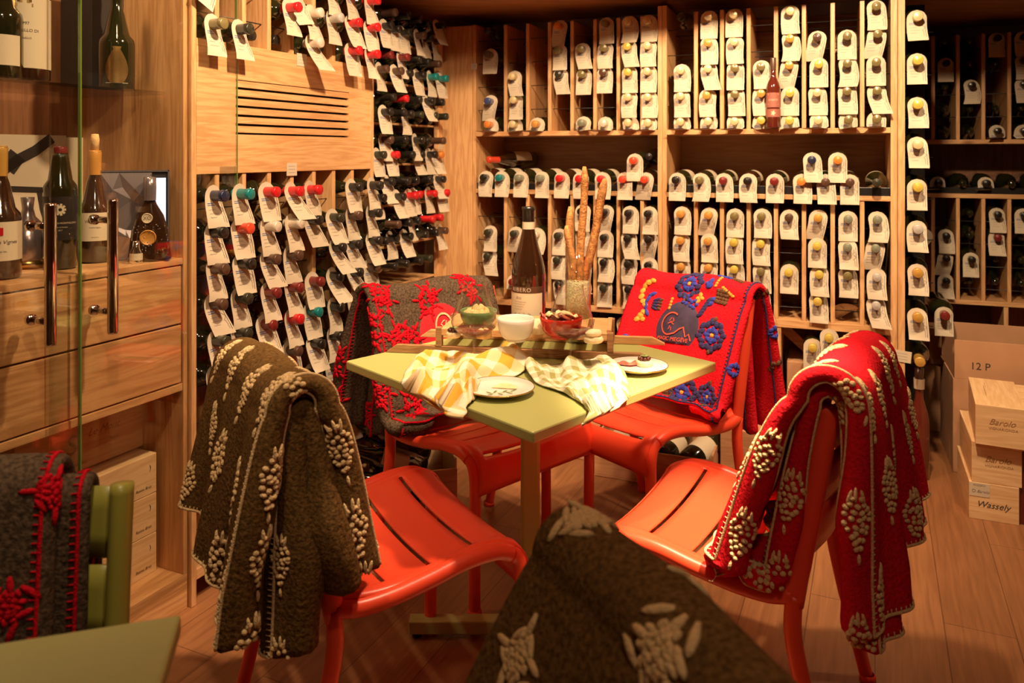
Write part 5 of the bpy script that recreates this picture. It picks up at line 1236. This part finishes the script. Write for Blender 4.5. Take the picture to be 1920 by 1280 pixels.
# crate on the floor at the foot of the left racks, bottles lying aslant in it
CA = radians(14)
cr_ = thing('open_crate', 'open pale pine crate of slanting bottles on the floor below the left racks', 'crate', (-.50, 2.80, 0), CA)
for nm, d in (('base', (0, .31, 0, .30, .001, .01)), ('side', (0, .31, 0, .009, .0102, .13)), ('side', (0, .31, .291, .30, .0102, .13)), ('side', (0, .009, .0095, .2905, .0102, .13)), ('side', (.301, .31, .0095, .2905, .0102, .165))): boxobj(nm, d, M['crate'], cr_)
DR = Vector((.90, .22, -.36)).normalized()
for i, (x, y, z, cap, tv, g) in enumerate(((-.615, 2.83, .225, 'black', 0, 'glassgreen'), (-.60, 2.91, .20, 'brown', None, 'glassbrown'), (-.60, 2.98, .225, 'black', 4, 'glassgreen'), (-.60, 3.04, .205, 'green', None, 'glassgreen'),
                                      (-.60, 2.86, .31, 'black', None, 'glassbrown'), (-.58, 2.95, .315, 'white', None, 'glassgreen'), (-.60, 2.80, .15, 'black', 1, 'glassgreen'))):
    o = rackbottle(FL, 0, 0, 0, cap, tv, 'burg', g, 'slanting bottle in the pale floor crate below the left racks, %s' % ['lower layer, nearest', 'lower layer, second from front', 'lower layer, third from front', 'lower layer, farthest', 'upper layer, front', 'upper layer, back', 'lowest at the front'][i], 'slanting bottles in the pale crate', lab=True)
    o.location = (x, y, z); o.rotation_euler = DR.to_track_quat('Y', 'Z').to_euler()
# ================================================================== boxes at the right
def fbpt(px, py, z):        # frame coordinates of a seen point at height z
    x, y, _ = atpx(px, py, z); dx, dy = x-FB.o[0], y-FB.o[1]; return (dx*FB.e[0]+dy*FB.e[1], dx*FB.n[0]+dy*FB.n[1])
ct, cd = fbpt(1787, 884, 0)
cb = thing('open_carton', 'large open brown carton printed 12 P, with its flaps standing up, at right', 'carton', FB.w(ct, cd, 0), FB.ang)
CW, CD, CH = .62, .38, .375
for nm, d in (('base', (0, CW, 0, CD, .001, .006)), ('front_side', (0, CW, 0, .005, .006, CH)), ('back_side', (0, CW, CD-.005, CD, .006, CH)), ('left_side', (0, .005, .005, CD-.005, .006, CH)), ('right_side', (CW-.005, CW, .005, CD-.005, .006, CH))): boxobj(nm, d, M['carton'], cb, .001)
fpl = boxobj('flap', (.005, CW-.005, 0, .005, CH, CH+.155), M['carton'], cb, .001); boxobj('flap', (.005, CW-.10, CD-.005, CD, CH, CH+.155), M['carton'], cb, .001)
lettering(fpl, 'ink', [('12 P', .040, .095, CH+.055, 0)], lambda x, y: (x, -.0008, y))
st = [(fbpt(1817, 970, 0), 0, .128, 'lowest'), (fbpt(1822, 902, .128), .129, .139, 'middle'), (fbpt(1829, 832, .268), .269, .138, 'topmost')]
for (t0, d0), z, h, nm in st:
    o = thing('wine_crate', 'branded pine wine crate with script lettering, %s of the stack at right' % nm, 'crate', FB.w(t0, d0, z), FB.ang-radians(5 if nm == 'topmost' else 2), 'stacked wine crates at right')
    Wc, Dc = .150, .37
    b = MB(); b.box(0, Wc, .008, Dc-.008, 0, h-.006); obj('crate_body', b, M['crate_y'], o, bevel=.0015)
    boxobj('end_board', (0, Wc, 0, .0079, 0, h), M['crate'], o, .0012); boxobj('lid', (.0, Wc, .0082, Dc, h-.0058, h), M['crate_y'], o, .001)
    fn = lambda x, y: (x, -.0006, y)
    if nm == 'lowest': lettering(o, 'ink', [('Wassely', .030, Wc*.48, h*.42, .35)], fn); boxobj('paper_seal', (.0, .062, -.0012, -.0004, h-.048, h-.002), M['paper'], o, 0); lettering(o, 'inkgrey', [('RODERO', .009, .031, h-.009, 0), ('Barolo', .014, .042, h-.03, .4), ('O', .016, .014, h-.03, 0)], lambda x, y: (x, -.0018, y), 'seal_print')
    else: lettering(o, 'boarddark', [('Barolo', .029, Wc*.52, h*.60, .45)], fn); lettering(o, 'boarddark', [('VIGNARIONDA', .0125, Wc*.55, h*.44, 0)], fn)
    if nm == 'topmost': lettering(o, 'boarddark', [('MASSOLINO', .020, .05, .15, 0), ('Barolo', .02, .11, .17, .4)], lambda x, y: (y*.28, .10+x*1.2+.04, h+.0006), 'lid_print')
t0, d0 = fbpt(1912, 852, .25)
o = box_in(FB, 'wine_crate', 'pine wine crate cut off by the right edge of the picture, beside the stack', 'crate', (t0-.02, t0+.30, d0, d0+.37, .262, .395), 'crate')
box_in(FB, 'dark_box', 'dark box on the floor under the crate at the right edge', 'box', (t0+.0, t0+.28, d0+.03, d0+.35, .0, .26), 'redbox')
# dark bottle with twine and a few dark bottles low beside the post
loc = FB.w(1.72, .02, 0); 
x, y, _ = loc; b = None
pb = thing('wine_bottle', 'tall dark bottle with white collar standing behind the red blanket by the post', 'bottle', (x, y, .001)); b = MB()
b.lathe([(0, .006), (.034, 0), (.036, .006), (.036, .22), (.03, .26), (.016, .31), (.0145, .33), (.0145, .43), (0, .43)], 24); obj('glass_body', b, M['glassred'], pb)
b = MB(); b.lathe([(.019, .35), (.020, .39)], 24); obj('collar', b, M['paper'], pb); b = MB(); b.lathe([(.0155, .39), (.017, .43), (0, .433)], 24); obj('capsule', b, M['cap_brown'], pb)
box_in(FB, 'carton_box', 'brown carton low in the passage behind the double post', 'carton', (1.80, 2.14, .62, .96, .001, .30), 'carton')
box_in(FB, 'carton_box', 'brown carton in the passage, stacked on the lower one', 'carton', (1.82, 2.12, .64, .94, .302, .44), 'carton')
rackbottle(FB, 1.84, .25, .60, 'darkred', 0, 'magnum', 'glassgreen', 'large red-capped tagged bottle low in the passage beside the end stack')
rackbottle(FB, 1.715, -.07, .475, 'gold', None, 'magnum', 'glassgreen', 'large gold-capped bottle low beside the double post, without a tag')
print('total objects', len(bpy.data.objects))
